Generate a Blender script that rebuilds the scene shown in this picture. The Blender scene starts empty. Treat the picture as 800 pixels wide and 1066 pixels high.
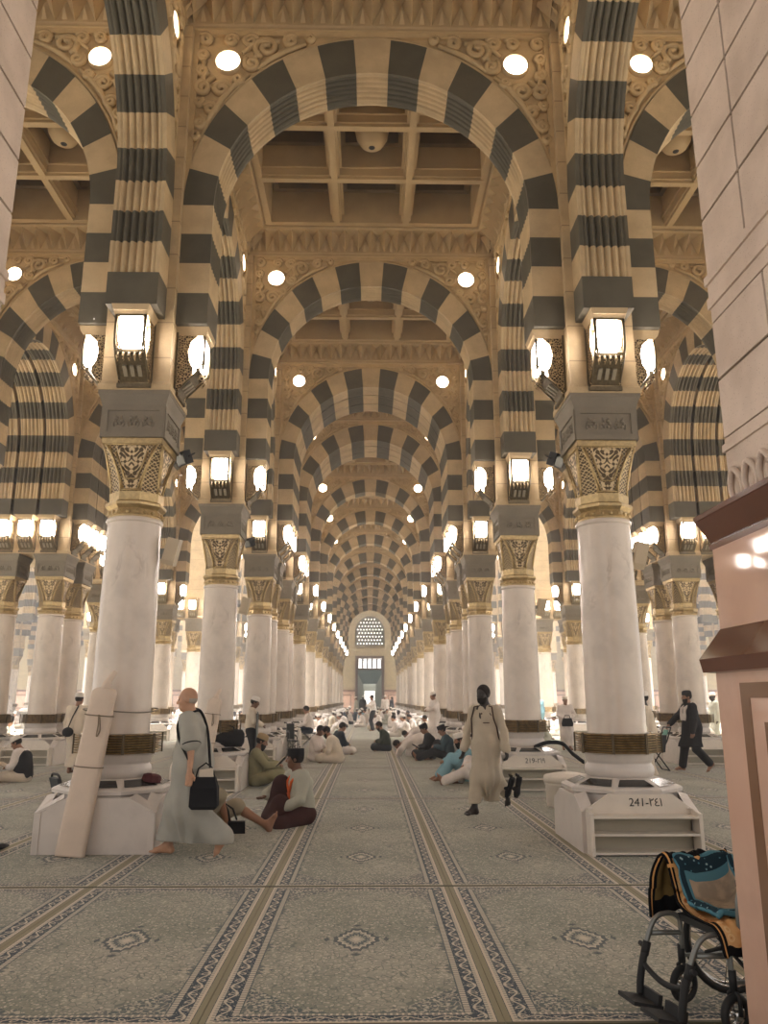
import bpy, bmesh, math, random
import numpy as np
from mathutils import Vector, Matrix
R = math.radians
PI = math.pi
rnd = random.Random(7)
scene = bpy.context.scene
COL = scene.collection

# ------------------------------------------------------------------ helpers
def lin(c):
    c = c / 255.0
    return c / 12.92 if c <= 0.04045 else ((c + 0.055) / 1.055) ** 2.4
def rgb(r, g, b):
    return (lin(r), lin(g), lin(b), 1.0)

class MB:
    """collects vertices and faces (with material slots) for ONE mesh"""
    def __init__(s):
        s.v = []; s.f = []; s.m = []; s.sm = []
    def add(s, vs, fs, mat=0, smooth=False):
        o = len(s.v)
        s.v.extend([tuple(p) for p in vs])
        for f in fs:
            s.f.append(tuple(i + o for i in f)); s.m.append(mat); s.sm.append(smooth)
        return s
    def box(s, x0, x1, y0, y1, z0, z1, mat=0):
        vs = [(x0,y0,z0),(x1,y0,z0),(x1,y1,z0),(x0,y1,z0),(x0,y0,z1),(x1,y0,z1),(x1,y1,z1),(x0,y1,z1)]
        return s.add(vs, [(3,2,1,0),(4,5,6,7),(0,1,5,4),(1,2,6,5),(2,3,7,6),(3,0,4,7)], mat)
    def frustum(s, h0, z0, h1, z1, mat=0, c=(0,0)):
        """square frustum, half widths h0/h1 (or tuples)"""
        a0, b0 = h0 if isinstance(h0, tuple) else (h0, h0)
        a1, b1 = h1 if isinstance(h1, tuple) else (h1, h1)
        x, y = c
        vs = [(x-a0,y-b0,z0),(x+a0,y-b0,z0),(x+a0,y+b0,z0),(x-a0,y+b0,z0),(x-a1,y-b1,z1),(x+a1,y-b1,z1),(x+a1,y+b1,z1),(x-a1,y+b1,z1)]
        return s.add(vs, [(3,2,1,0),(4,5,6,7),(0,1,5,4),(1,2,6,5),(2,3,7,6),(3,0,4,7)], mat)
    def obox(s, c, ax, ay, az, hx, hy, hz, mat=0):
        c = Vector(c); ax = Vector(ax).normalized()*hx; ay = Vector(ay).normalized()*hy; az = Vector(az).normalized()*hz
        vs = [c-ax-ay-az, c+ax-ay-az, c+ax+ay-az, c-ax+ay-az, c-ax-ay+az, c+ax-ay+az, c+ax+ay+az, c-ax+ay+az]
        return s.add(vs, [(3,2,1,0),(4,5,6,7),(0,1,5,4),(1,2,6,5),(2,3,7,6),(3,0,4,7)], mat)
    def lathe(s, prof, n=32, mat=0, c=(0,0), smooth=True, cap=True, a0=0.0):
        vs = []; fs = []
        k = len(prof)
        for r, z in prof:
            for i in range(n):
                a = a0 + 2*PI*i/n
                vs.append((c[0]+r*math.cos(a), c[1]+r*math.sin(a), z))
        for j in range(k-1):
            for i in range(n):
                i2 = (i+1) % n
                fs.append((j*n+i, j*n+i2, (j+1)*n+i2, (j+1)*n+i))
        s.add(vs, fs, mat, smooth)
        if cap:
            o = len(s.v) - len(vs)
            s.f.append(tuple(o+i for i in reversed(range(n)))); s.m.append(mat); s.sm.append(False)
            s.f.append(tuple(o+(k-1)*n+i for i in range(n))); s.m.append(mat); s.sm.append(False)
        return s
    def tube(s, pts, r, n=8, mat=0, closed=False, cap=True):
        pts = [Vector(p) for p in pts]; k = len(pts)
        rs = r if isinstance(r, (list, tuple)) else [r]*k
        vs = []; fs = []
        prev = None
        for i, p in enumerate(pts):
            if closed: t = pts[(i+1) % k] - pts[i-1]
            else: t = pts[min(i+1, k-1)] - pts[max(i-1, 0)]
            t.normalize()
            if prev is None:
                u = t.orthogonal().normalized()
            else:
                u = prev - t*prev.dot(t)
                if u.length < 1e-6: u = t.orthogonal()
                u.normalize()
            prev = u; w = t.cross(u)
            for j in range(n):
                a = 2*PI*j/n
                vs.append(p + (u*math.cos(a)+w*math.sin(a))*rs[i])
        m = k if closed else k-1
        for i in range(m):
            i2 = (i+1) % k
            for j in range(n):
                j2 = (j+1) % n
                fs.append((i*n+j, i*n+j2, i2*n+j2, i2*n+j))
        o = len(s.v)
        s.add(vs, fs, mat, True)
        if cap and not closed:
            s.f.append(tuple(o+j for j in reversed(range(n)))); s.m.append(mat); s.sm.append(False)
            s.f.append(tuple(o+(k-1)*n+j for j in range(n))); s.m.append(mat); s.sm.append(False)
        return s
    def prism(s, poly, y0, y1, mat=0, axis='y'):
        """polygon in (x,z) extruded along y (or in (x,y) along z, or (y,z) along x)"""
        n = len(poly)
        def P(a, b, d):
            return (a, d, b) if axis == 'y' else ((a, b, d) if axis == 'z' else (d, a, b))
        vs = [P(a, b, y0) for a, b in poly] + [P(a, b, y1) for a, b in poly]
        fs = [tuple(range(n)), tuple(reversed(range(n, 2*n)))]
        for i in range(n):
            j = (i+1) % n
            fs.append((i, i+n, j+n, j))
        return s.add(vs, fs, mat)
    def sphere(s, c, r, nu=12, nv=8, mat=0, rz=None, zmin=-1, zmax=1):
        rr = r if isinstance(r, tuple) else (r, r, r)
        vs = []; fs = []
        for j in range(nv+1):
            ph = -PI/2 + PI*j/nv
            for i in range(nu):
                a = 2*PI*i/nu
                vs.append((c[0]+rr[0]*math.cos(ph)*math.cos(a), c[1]+rr[1]*math.cos(ph)*math.sin(a), c[2]+rr[2]*math.sin(ph)))
        for j in range(nv):
            for i in range(nu):
                i2 = (i+1) % nu
                fs.append((j*nu+i, j*nu+i2, (j+1)*nu+i2, (j+1)*nu+i))
        return s.add(vs, fs, mat, True)
    def mesh(s, name, mats, fix=True):
        me = bpy.data.meshes.new(name)
        me.from_pydata(s.v, [], s.f)
        for m in (mats if isinstance(mats, (list, tuple)) else [mats]):
            me.materials.append(m)
        me.polygons.foreach_set('material_index', s.m)
        me.polygons.foreach_set('use_smooth', s.sm)
        if fix:
            bm = bmesh.new(); bm.from_mesh(me)
            bmesh.ops.recalc_face_normals(bm, faces=bm.faces)
            bm.to_mesh(me); bm.free()
        me.update()
        return me

def obj(name, me, parent=None, loc=(0,0,0), rot=(0,0,0), scale=None):
    o = bpy.data.objects.new(name, me)
    COL.objects.link(o)
    o.location = loc; o.rotation_euler = rot
    if scale: o.scale = scale
    if parent: o.parent = parent
    return o
def tag(o, label, cat, group=None, kind=None):
    o['label'] = label; o['category'] = cat
    if group: o['group'] = group
    if kind: o['kind'] = kind
    return o
def empty(name, loc=(0,0,0), rz=0.0):
    o = bpy.data.objects.new(name, None)
    o.empty_display_size = 0.2
    COL.objects.link(o); o.location = loc; o.rotation_euler = (0,0,rz)
    return o
def struct(o):
    o['kind'] = 'structure'; return o
ORD = ['first','second','third','fourth','fifth','sixth','seventh','eighth','ninth','tenth','eleventh','twelfth','thirteenth','fourteenth','fifteenth','sixteenth','seventeenth','eighteenth']

def catmull(P, n=6):
    P = [Vector(p) for p in P]; out = []
    for i in range(len(P)-1):
        p0, p1, p2, p3 = P[max(i-1, 0)], P[i], P[i+1], P[min(i+2, len(P)-1)]
        for k in range(n):
            t = k/n
            out.append(0.5*((2*p1)+(p2-p0)*t+(2*p0-5*p1+4*p2-p3)*t*t+(3*p1-p0-3*p2+p3)*t**3))
    out.append(P[-1]); return out
# ------------------------------------------------------------------ node DSL
class X:
    def __init__(s, t, k): s.t = t; s.k = k
    def _op(s, op, o=None, c=None, clamp=False):
        n = s.t.nodes.new('ShaderNodeMath'); n.operation = op; n.use_clamp = clamp
        s._in(n.inputs[0], s)
        if o is not None: s._in(n.inputs[1], o)
        if c is not None: s._in(n.inputs[2], c)
        return X(s.t, n.outputs[0])
    def _in(s, sock, v):
        if isinstance(v, X): s.t.links.new(v.k, sock)
        else: sock.default_value = v
    def __add__(s, o): return s._op('ADD', o)
    __radd__ = __add__
    def __sub__(s, o): return s._op('SUBTRACT', o)
    def __rsub__(s, o): return (s*-1.0) + o
    def __mul__(s, o): return s._op('MULTIPLY', o)
    __rmul__ = __mul__
    def __truediv__(s, o): return s._op('DIVIDE', o)
    def gt(s, o): return s._op('GREATER_THAN', o)
    def lt(s, o): return s._op('LESS_THAN', o)
    def abs(s): return s._op('ABSOLUTE')
    def sin(s): return s._op('SINE')
    def cos(s): return s._op('COSINE')
    def sqrt(s): return s._op('SQRT')
    def pow(s, p): return s._op('POWER', p)
    def min(s, o): return s._op('MINIMUM', o)
    def max(s, o): return s._op('MAXIMUM', o)
    def fract(s): return s._op('FRACT')
    def mod(s, p): return s._op('FLOORED_MODULO', p)
    def floor(s): return s._op('FLOOR')
    def atan2(s, o): return s._op('ARCTAN2', o)
    def band(s, a, b): return s.gt(a)*s.lt(b)
    def ss(s, a, b):
        n = s.t.nodes.new('ShaderNodeMapRange'); n.interpolation_type = 'SMOOTHSTEP'
        s._in(n.inputs[0], s); n.inputs[1].default_value = a; n.inputs[2].default_value = b
        return X(s.t, n.outputs[0])

class Mat:
    def __init__(s, name):
        s.m = bpy.data.materials.new(name); s.m.use_nodes = True
        s.t = s.m.node_tree
        s.b = s.t.nodes['Principled BSDF']
        s._tc = None
    def co(s, which='Object'):
        if s._tc is None: s._tc = s.t.nodes.new('ShaderNodeTexCoord')
        return s._tc.outputs[which]
    def xyz(s, which='Object'):
        n = s.t.nodes.new('ShaderNodeSeparateXYZ'); s.t.links.new(s.co(which), n.inputs[0])
        return [X(s.t, n.outputs[i]) for i in range(3)]
    def vec(s, x, y, z=0.0):
        n = s.t.nodes.new('ShaderNodeCombineXYZ')
        for i, v in enumerate((x, y, z)):
            if isinstance(v, X): s.t.links.new(v.k, n.inputs[i])
            else: n.inputs[i].default_value = v
        return n.outputs[0]
    def noise(s, scale, detail=3, rough=0.55, vec=None, dist=0.0):
        n = s.t.nodes.new('ShaderNodeTexNoise')
        s.t.links.new(vec if vec is not None else s.co(), n.inputs['Vector'])
        n.inputs['Scale'].default_value = scale; n.inputs['Detail'].default_value = detail
        n.inputs['Roughness'].default_value = rough; n.inputs['Distortion'].default_value = dist
        return X(s.t, n.outputs['Fac'])
    def voro(s, scale, feature='F1', vec=None, out='Distance'):
        n = s.t.nodes.new('ShaderNodeTexVoronoi'); n.feature = feature
        s.t.links.new(vec if vec is not None else s.co(), n.inputs['Vector'])
        n.inputs['Scale'].default_value = scale
        return X(s.t, n.outputs[out])
    def mix(s, a, b, f):
        n = s.t.nodes.new('ShaderNodeMixRGB')
        for i, v in ((1, a), (2, b)):
            if isinstance(v, X): s.t.links.new(v.k, n.inputs[i])
            else: n.inputs[i].default_value = v
        if isinstance(f, X): s.t.links.new(f.k, n.inputs[0])
        else: n.inputs[0].default_value = f
        return X(s.t, n.outputs[0])
    def set(s, color=None, rough=None, metal=None, spec=None):
        if color is not None:
            if isinstance(color, X): s.t.links.new(color.k, s.b.inputs['Base Color'])
            else: s.b.inputs['Base Color'].default_value = color
        if rough is not None:
            if isinstance(rough, X): s.t.links.new(rough.k, s.b.inputs['Roughness'])
            else: s.b.inputs['Roughness'].default_value = rough
        if metal is not None: s.b.inputs['Metallic'].default_value = metal
        if spec is not None: s.b.inputs['Specular IOR Level'].default_value = spec
        return s
    def bump(s, h, strength=0.3, dist=0.02):
        n = s.t.nodes.new('ShaderNodeBump')
        s.t.links.new(h.k, n.inputs['Height']); n.inputs['Strength'].default_value = strength
        n.inputs['Distance'].default_value = dist
        s.t.links.new(n.outputs[0], s.b.inputs['Normal'])
        return s
    def emit(s, color, strength):
        s.b.inputs['Emission Color'].default_value = color
        s.b.inputs['Emission Strength'].default_value = strength
        return s

def simple(name, c, rough=0.6, metal=0.0, var=0.0, scale=6.0, spec=None):
    M = Mat(name)
    if var > 0:
        n = M.noise(scale, 4)
        d = tuple(x*(1-var) for x in c[:3]) + (1,); l = tuple(min(1, x*(1+var)) for x in c[:3]) + (1,)
        M.set(M.mix(d, l, n.ss(0.3, 0.7)), rough, metal, spec)
    else:
        M.set(c, rough, metal, spec)
    return M.m

# ------------------------------------------------------------------ materials
def stone_mat(name, c, var=0.12, joint=None):
    M = Mat(name)
    n = M.noise(3.0, 5, 0.6); n2 = M.noise(40.0, 2)
    col = M.mix(tuple(x*(1-var) for x in c[:3])+(1,), tuple(min(1, x*(1+var)) for x in c[:3])+(1,), n.ss(0.3, 0.7))
    col = M.mix(col, tuple(x*0.8 for x in c[:3])+(1,), n2.ss(0.55, 0.75)*0.35)
    if joint:
        x, y, z = M.xyz()
        j = ((z/joint).fract()-0.5).abs().gt(0.5-0.008/joint)
        col = M.mix(col, tuple(q*0.45 for q in c[:3])+(1,), j*0.7)
    M.set(col, 0.65); M.bump(n2, 0.08, 0.01)
    return M.m
m_cream = stone_mat('cream_stone', rgb(186,162,124))
m_creamj = stone_mat('cream_stone_courses', rgb(186,162,124), joint=0.46)
m_dark = stone_mat('dark_voussoir', rgb(84,78,63))
m_relief = stone_mat('carved_relief', rgb(186,160,118))
m_grey = stone_mat('grey_abacus', rgb(124,114,98), var=0.08)
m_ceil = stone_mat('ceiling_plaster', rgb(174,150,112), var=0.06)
m_panel = stone_mat('coffer_panel_shade', rgb(122,102,76), var=0.12)  # recess shade is put into this darker panel colour
m_gold = simple('gold', rgb(182,158,114), 0.36, 0.75, 0.15, 20)

def marble(name, base, vein, amount=0.5, rough=0.22, scale=1.3):
    M = Mat(name)
    n = M.noise(scale, 8, 0.62, dist=1.2)
    v = (n-0.5).abs()
    f = 1.0 - v.ss(0.0, 0.02)
    c = M.noise(scale*0.6, 3)
    patch = M.noise(scale*1.8, 5, 0.6)
    col = M.mix(base, tuple(x*0.86 for x in base[:3])+(1,), patch.ss(0.42, 0.72))
    col = M.mix(col, vein, f*c.ss(0.5, 0.75)*amount)
    M.set(col, rough)
    return M.m
m_shaft = marble('white_marble', rgb(218,205,191), rgb(140,122,108), 0.75, 0.2)
m_base = marble('white_marble_base', rgb(212,203,194), rgb(170,160,150), 0.3, 0.28)
m_plinth = marble('plinth_marble', rgb(212,203,194), rgb(160,140,124), 0.35, 0.35)
m_pink = marble('rose_marble', rgb(206,170,150), rgb(188,152,132), 0.4, 0.045, 1.0)
m_brown = marble('brown_marble', rgb(98,64,50), rgb(190,160,140), 0.95, 0.13, 0.9)
m_brown2 = marble('brown_inlay', rgb(128,96,74), rgb(160,130,106), 0.5, 0.15, 1.5)
m_teal = simple('dark_inlay', rgb(60,72,66), 0.2)

def filigree():
    M = Mat('gold_filigree')
    x, y, z = M.xyz()
    fx = x.abs().gt(y.abs())
    s = (y*fx + x*(1.0-fx))                       # distance along the face from its middle
    sa = s.abs()
    p = 0.046
    a = (((s+z)/p).fract()-0.5).abs(); b = (((s-z)/p).fract()-0.5).abs()
    lat = a.max(b).ss(0.33, 0.43)
    h = z-3.92
    inner = sa.lt(h*0.26+0.045)
    leaf = (sa*62.0+(z*34.0).sin()*2.2).sin()*(z*58.0+(sa*40.0).sin()*1.8).sin()
    scr = leaf.ss(-0.16, 0.10)
    edge = (sa-(h*0.26+0.045)).abs().lt(0.007)
    line = (lat*(1.0-inner)+scr*inner).max(edge)
    col = M.mix(rgb(92,76,54), rgb(210,186,146), line)
    M.set(col, 0.42, 0.5)
    M.bump(line, 0.9, 0.03)
    return M.m
m_fili = filigree()
M = Mat('lantern_filigree'); vv = M.voro(34.0, 'DISTANCE_TO_EDGE'); ln = 1.0-vv.ss(0.05, 0.15)
M.set(M.mix(rgb(70,54,36), rgb(216,190,146), ln), 0.4, 0.5); M.bump(ln, 0.8, 0.02); m_fili2 = M.m

def brass():
    M = Mat('brass_grille'); n = M.noise(14.0, 3)
    M.set(M.mix(rgb(120,98,62), rgb(170,142,96), n.ss(0.3, 0.7)), 0.4, 0.6)
    return M.m
m_brass = brass()
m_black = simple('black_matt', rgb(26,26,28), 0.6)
m_ironl = simple('lantern_metal', rgb(104,92,70), 0.35, 0.7, 0.2, 30)
m_glassdark = simple('dark_vent_glass', rgb(52,50,46), 0.18)
def lamp_mat(name, c, st, base=rgb(240,230,215)):
    M = Mat(name); M.set(base, 0.3); M.emit(c, st); return M.m
m_lampglass = lamp_mat('lantern_glass', (1.0, 0.89, 0.82, 1), 32.0)
m_round = lamp_mat('round_lamp_glow', (1.0, 0.80, 0.58, 1), 13.0)
# ------------------------------------------------------------------ architecture data
ZE, ZI, ZB, ZT = 10.23, 9.69, 6.02, 10.40      # arch crown outside / inside, leg foot, top of spandrel
XL = [-31.4, -25.8, -20.2, -14.6, -8.65, -2.8, 2.8, 8.65, 14.6, 20.2, 25.8, 31.4]
def xhw(x): return 1.0 if abs(abs(x)-8.65) < .01 else 0.4
YL = [3.6, 9.2, 14.8, 20.75, 25.25, 31.2, 36.7, 42.2, 47.7, 53.2, 58.7, 64.2, 69.7, 75.2]
def yhw(y): return 1.05 if y in (20.75, 25.25) else 0.4
def span(hw): return (0.6 if hw > 0.5 else 0.25)     # (unused spacing guard)

def court(y): return 25.3 < y < 42 or 48 < y < 64
def court2(y): return 31.2 < y < 47.7 or 53.2 < y < 69.7
def bay_exists(i, j):
    xm = (XL[i]+XL[i+1])/2; ym = (YL[j]+YL[j+1])/2
    a = abs(xm)
    if a < 2: return True
    if a < 6: return not court2(ym)
    if a < 12: return 14 < ym and not court(ym)
    if a < 18: return ym > 25.3 and not court(ym)
    return ym > 42.2

# ------------------------------------------------------------------ arches
def arch_path(hc):
    t = 0.385 if hc > 1.6 else 0.3
    zc = 7.66 if hc > 2.0 else ZE - hc*1.02
    ro, ri = ZE-zc, (ZI-zc)
    nl = max(4, 2*round((zc-ZB)/0.84))
    st = []                                             # (outer x,z, inner x,z, band index, plain)
    na = 15 if hc > 1.6 else 11
    secs = []
    for b in range(nl):
        z0 = ZB+(zc-ZB)*b/nl; z1 = ZB+(zc-ZB)*(b+1)/nl
        secs.append(([((hc, z0), (hc-t, z0)), ((hc, z1), (hc-t, z1))], b % 2, b == 0))
    K = 3
    for b in range(na):
        pts = []
        for k in range(K+1):
            th = PI*(b+k/K)/na
            pts.append(((hc*math.cos(th), zc+ro*math.sin(th)), ((hc-t)*math.cos(th), zc+ri*math.sin(th))))
        secs.append((pts, b % 2, False))
    for b in reversed(range(nl)):
        z0 = ZB+(zc-ZB)*b/nl; z1 = ZB+(zc-ZB)*(b+1)/nl
        secs.append(([((-hc, z1), (-hc+t, z1)), ((-hc, z0), (-hc+t, z0))], b % 2, b == 0))
    return secs, zc, ro

def rib(mb, hc, y0, y1, flutes=6):
    secs, zc, ro = arch_path(hc)
    mar = 0.035
    prof = [(y0, 0, 0.0), (y0, 1, 0.0), (y0+mar, 1, 0.0)]
    n = flutes*4
    for k in range(1, n):
        u = k/n
        prof.append((y0+mar+(y1-y0-2*mar)*u, 1, (1-abs(math.sin(PI*flutes*u)))*0.05))
    prof += [(y1-mar, 1, 0.0), (y1, 1, 0.0), (y1, 0, 0.0)]
    plain = [(y0, 0, 0.0), (y0, 1, 0.0), (y1, 1, 0.0), (y1, 0, 0.0)]
    for pts, par, pl in secs:
        P = plain if pl else prof
        m = len(P); vs = []; fs = []
        for (o, i) in pts:
            o = Vector(o); i = Vector(i); d = (o-i).normalized()
            for (y, w, dent) in P:
                q = (i + d*dent) if w else o
                vs.append((q.x, y, q.y))
        for s_ in range(len(pts)-1):
            for k in range(m-1):
                fs.append((s_*m+k, s_*m+k+1, (s_+1)*m+k+1, (s_+1)*m+k))
        mb.add(vs, fs, 1 if par == 0 else 0)
        if pl:                                           # foot of the leg
            e = 0 if pts[0][0][1] < pts[-1][0][1] else len(pts)-1
            mb.add([vs[e*m+k] for k in range(m)], [tuple(range(m))], 1)
            e = len(pts)-1-e
            mb.add([vs[e*m+k] for k in range(m)], [tuple(range(m))], 1)

def gap_shade(mb, hc, y0, y1):  # black strip paints the shade in the gap between two ribs
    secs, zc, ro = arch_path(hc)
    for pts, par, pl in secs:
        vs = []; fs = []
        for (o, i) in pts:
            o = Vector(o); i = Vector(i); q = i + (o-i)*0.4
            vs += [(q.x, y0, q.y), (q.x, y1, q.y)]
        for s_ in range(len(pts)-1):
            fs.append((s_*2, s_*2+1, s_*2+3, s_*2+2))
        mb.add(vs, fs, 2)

def spandrel(hc, yf, yb):
    secs, zc, ro = arch_path(hc)
    mb = MB()
    arc = [(hc*math.cos(PI*k/44), zc+ro*math.sin(PI*k/44)) for k in range(45)]
    for y in (yf, yb):
        vs = []; fs = []
        for (x, z) in arc:
            vs += [(x, y, z-0.02), (x, y, ZT)]
        for k in range(44):
            fs.append((2*k, 2*k+1, 2*k+3, 2*k+2))
        mb.add(vs, fs, 0)
        s = -1 if y == yf else 1
        # panel frame and the raised line that follows the arch
        yy = sorted((y, y+s*0.045))
        mb.box(-hc, hc, yy[0], yy[1], ZT-0.13, ZT)
        for sx in (-1, 1):
            xs = sorted((sx*hc, sx*(hc-0.07)))
            mb.box(xs[0], xs[1], yy[0], yy[1], zc+0.2, ZT-0.13)
        mb.tube([(x*1.012, y+s*0.012, z+0.03) for (x, z) in arc[3:-3]], 0.028, 6)
    return mb

def spiral(cx, cz, r, turns, a0, d=1, n=22):
    return [(cx+r*(1-0.82*k/n)*math.cos(a0+d*2*PI*turns*k/n), cz+r*(1-0.82*k/n)*math.sin(a0+d*2*PI*turns*k/n)) for k in range(n+1)]
def relief(hc, yf, yb):
    mb = MB()
    f = min(1.0, hc/2.4)
    items = []
    for (dx, dz, r, a0, d) in [(-0.98,-0.27,0.17,-1.2,1),(-1.30,-0.16,0.10,2.6,-1),(-1.56,-0.12,0.055,0,1),(-0.15,-0.15,0.09,0.5,1),(-0.79,-0.53,0.11,1.0,-1),(-0.76,-0.17,0.10,2.9,-1),(-0.50,-0.16,0.09,2.9,-1),(-0.14,-0.40,0.08,4.2,1),(-0.40,-0.93,0.13,3.4,-1),(-0.15,-0.92,0.11,1.8,-1),(-0.62,-0.78,0.07,3.4,1),(-0.27,-1.24,0.10,0.2,1),(-0.11,-1.14,0.06,2,1),(-0.13,-1.46,0.08,1.4,1),(-0.10,-1.66,0.05,1.4,-1),(-0.14,-0.66,0.08,1.4,-1)]:
        items.append(spiral(hc+dx*f, ZT-0.04+dz*f, r*f, 1.6, a0, d))
    for (pts) in [[(-1.5,-0.2),(-1.2,-0.34),(-1.0,-0.48),(-0.86,-0.62)], [(-0.75,-0.70),(-0.55,-0.90),(-0.42,-1.08),(-0.30,-1.3),(-0.2,-1.5),(-0.14,-1.75)], [(-1.15,-0.16),(-0.85,-0.18),(-0.66,-0.36)], [(-0.14,-0.36),(-0.15,-0.8),(-0.3,-0.95)], [(-0.8,-0.5),(-0.86,-0.36),(-0.75,-0.2)], [(-0.3,-0.75),(-0.12,-0.9),(-0.1,-1.0)]]:
        items.append([(hc+a*f, ZT-0.04+b*f) for a, b in pts])
    secs, zc, ro = arch_path(hc)
    clear = lambda p, m: (p[0]/(hc+m))**2+((p[1]-zc)/(ro+m))**2 > 1.0
    kept = []
    for k, it in enumerate(items):
        if len(it) > 15:
            if all(clear(p, 0.05) for p in it): kept.append(it)
        else:
            q = [p for p in it if clear(p, 0.06)]
            if len(q) > 2: kept.append(q)
    items = kept
    for y, s in ((yf, -1), (yb, 1)):
        for sx in (-1, 1):
            for it in items:
                mb.tube([(sx*a, y+s*0.022, b) for a, b in it], [0.036*f]+[0.044*f]*(len(it)-2)+[0.026*f], 5)
    return mb

lampmb = MB()
lampmb.lathe([(0.185,0.0),(0.185,0.05),(0.165,0.065),(0.16,0.05)], 24, 0, cap=False)
lampmb.lathe([(0.001,0.058),(0.09,0.055),(0.162,0.045)], 24, 1, cap=False)
ME_LAMP = lampmb.mesh('round_lamp', [m_cream, m_round])

ARCH = {}
def arch_meshes(hc, triple):
    key = (round(hc, 3), triple)
    if key not in ARCH:
        mb = MB()
        if triple:
            w = 0.56; g = 0.085
            ys = [-1.5*w-g, -0.5*w, 0.5*w+g]
            for y in ys: rib(mb, hc, y, y+w, 5)
            gap_shade(mb, hc, ys[0]+w, ys[1]); gap_shade(mb, hc, ys[1]+w, ys[2])
            yf, yb = ys[0]+0.05, ys[2]+w-0.05
        else:
            rib(mb, hc, -0.3, 0.3)
            yf, yb = -0.25, 0.25
        ARCH[key] = (mb.mesh('voussoirs', [m_cream, m_dark, m_black]), spandrel(hc, yf, yb).mesh('spandrel', m_relief), relief(hc, yf, yb).mesh('arabesque', m_relief), yf, yb)
    return ARCH[key]

def add_arch(cx, cy, hc, triple, rz, label, group, detail=2, lampfaces=(-1, 1)):
    vm, sm, rm, yf, yb = arch_meshes(hc, triple)
    e = empty('striped_arch', (cx, cy, 0), rz)
    tag(e, label, 'arch', group, 'thing')
    obj('voussoirs', vm, e); obj('spandrel', sm, e)
    if detail > 1: obj('arabesque_relief', rm, e)
    f = min(1.0, hc/2.4)
    for s in lampfaces:
        y = yf if s < 0 else yb
        for sx in (-1, 1):
            obj('round_lamp', ME_LAMP, e, (sx*(hc-0.47*f), y, ZT-0.55*f), (PI/2 if s < 0 else -PI/2, 0, 0), (f, f, 1) if f < 1 else None)
    return e

# ------------------------------------------------------------------ piers, columns, lanterns
def pier_mesh(hx, hy):
    mb = MB()
    mb.frustum((hx+0.03, hy+0.03), 5.10, (hx+0.03, hy+0.03), 5.17)
    mb.frustum((hx+0.03, hy+0.03), 5.17, (hx, hy), 5.22)
    mb.frustum((hx, hy), 5.22, (hx, hy), 10.3)
    return mb.mesh('stone_pier', m_creamj)
PIER = {}
def add_pier(x, y, hx, hy, label, group):
    k = (hx, hy)
    if k not in PIER: PIER[k] = pier_mesh(hx, hy)
    o = obj('stone_pier', PIER[k], None, (x, y, 0))
    return tag(o, label, 'pier', group, 'thing')

def octring(r, z, n=8): return r/math.cos(PI/n), z
# base moulding
b = MB()
b.lathe([(0.33,0.685),(0.345,0.69),(0.345,0.71),(0.36,0.72),(0.375,0.75),(0.378,0.78),(0.37,0.82),(0.35,0.845),(0.345,0.86),(0.355,0.87),(0.37,0.895),(0.372,0.925),(0.38,0.945),(0.38,0.966)], 40)
ME_BASE = b.mesh('base_moulding', m_base)
b = MB()
for k in range(8):
    z0 = 0.968+k*0.0265
    b.lathe([(0.41,z0),(0.466,z0+0.002),(0.472,z0+0.008),(0.466,z0+0.015),(0.41,z0+0.017)], 8, 0, smooth=False, cap=False, a0=PI/8)
b.lathe([(0.36,0.966),(0.415,0.966),(0.415,1.172),(0.33,1.172)], 8, 1, smooth=False, cap=False, a0=PI/8)  # dark lining puts the shade of the slat gaps into colour
for k in range(8):
    a = PI/8+k*PI/4
    b.obox((0.474*math.cos(a), 0.474*math.sin(a), 1.07), (math.cos(a), math.sin(a), 0), (-math.sin(a), math.cos(a), 0), (0,0,1), 0.008, 0.014, 0.106, 1)
ME_GRILLE = b.mesh('brass_grille', [m_brass, simple('grille_post_gap_shade', rgb(88,74,52), 0.5, 0.4)])
b = MB()
def shaft_r(u): return 0.327-0.022*u+0.006*math.sin(PI*u)
for z0, z1 in ((1.0, 2.085), (2.093, 3.205), (3.213, 3.545)):
    pr_ = []
    for k in range(7):
        z = z0+(z1-z0)*k/6; pr_.append((shaft_r((z-1.0)/2.57), z))
    b.lathe(pr_, 40, cap=False)
for zj in (2.089, 3.209): b.lathe([(shaft_r((zj-1)/2.57)-0.005, zj-0.006), (shaft_r((zj-1)/2.57)-0.005, zj+0.006)], 40, cap=False)
b.lathe([(0.304,3.54),(0.322,3.55),(0.328,3.575),(0.315,3.6)], 40)
ME_SHAFT = b.mesh('marble_shaft', m_shaft)
# capital: octagonal neck, flaring body with chamfered corners, gold slab
b = MB()
for r0, z0, r1, z1 in [(0.30,3.6,0.30,3.63),(0.31,3.63,0.29,3.70),(0.29,3.70,0.325,3.74),(0.325,3.74,0.325,3.775),(0.325,3.775,0.285,3.80),(0.285,3.80,0.29,3.90)]:
    n = 24 if z1 < 3.66 else 8
    b.lathe([(r0/math.cos(PI/n), z0), (r1/math.cos(PI/n), z1)], n, 0, smooth=False, a0=PI/n)
for k in range(20):                                       # bead row
    a = 2*PI*k/20
    b.sphere((0.305*math.cos(a), 0.305*math.sin(a), 3.655), 0.027, 6, 4, 0)
def chsq(h, c, z):
    return [(h,-h+c,z),(h,h-c,z),(h-c,h,z),(-h+c,h,z),(-h,h-c,z),(-h,-h+c,z),(-h+c,-h,z),(h-c,-h,z)]
lev = [(0.272, 0.16, 3.90), (0.277, 0.15, 4.0), (0.292, 0.125, 4.15), (0.315, 0.09, 4.3), (0.342, 0.04, 4.46)]
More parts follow.
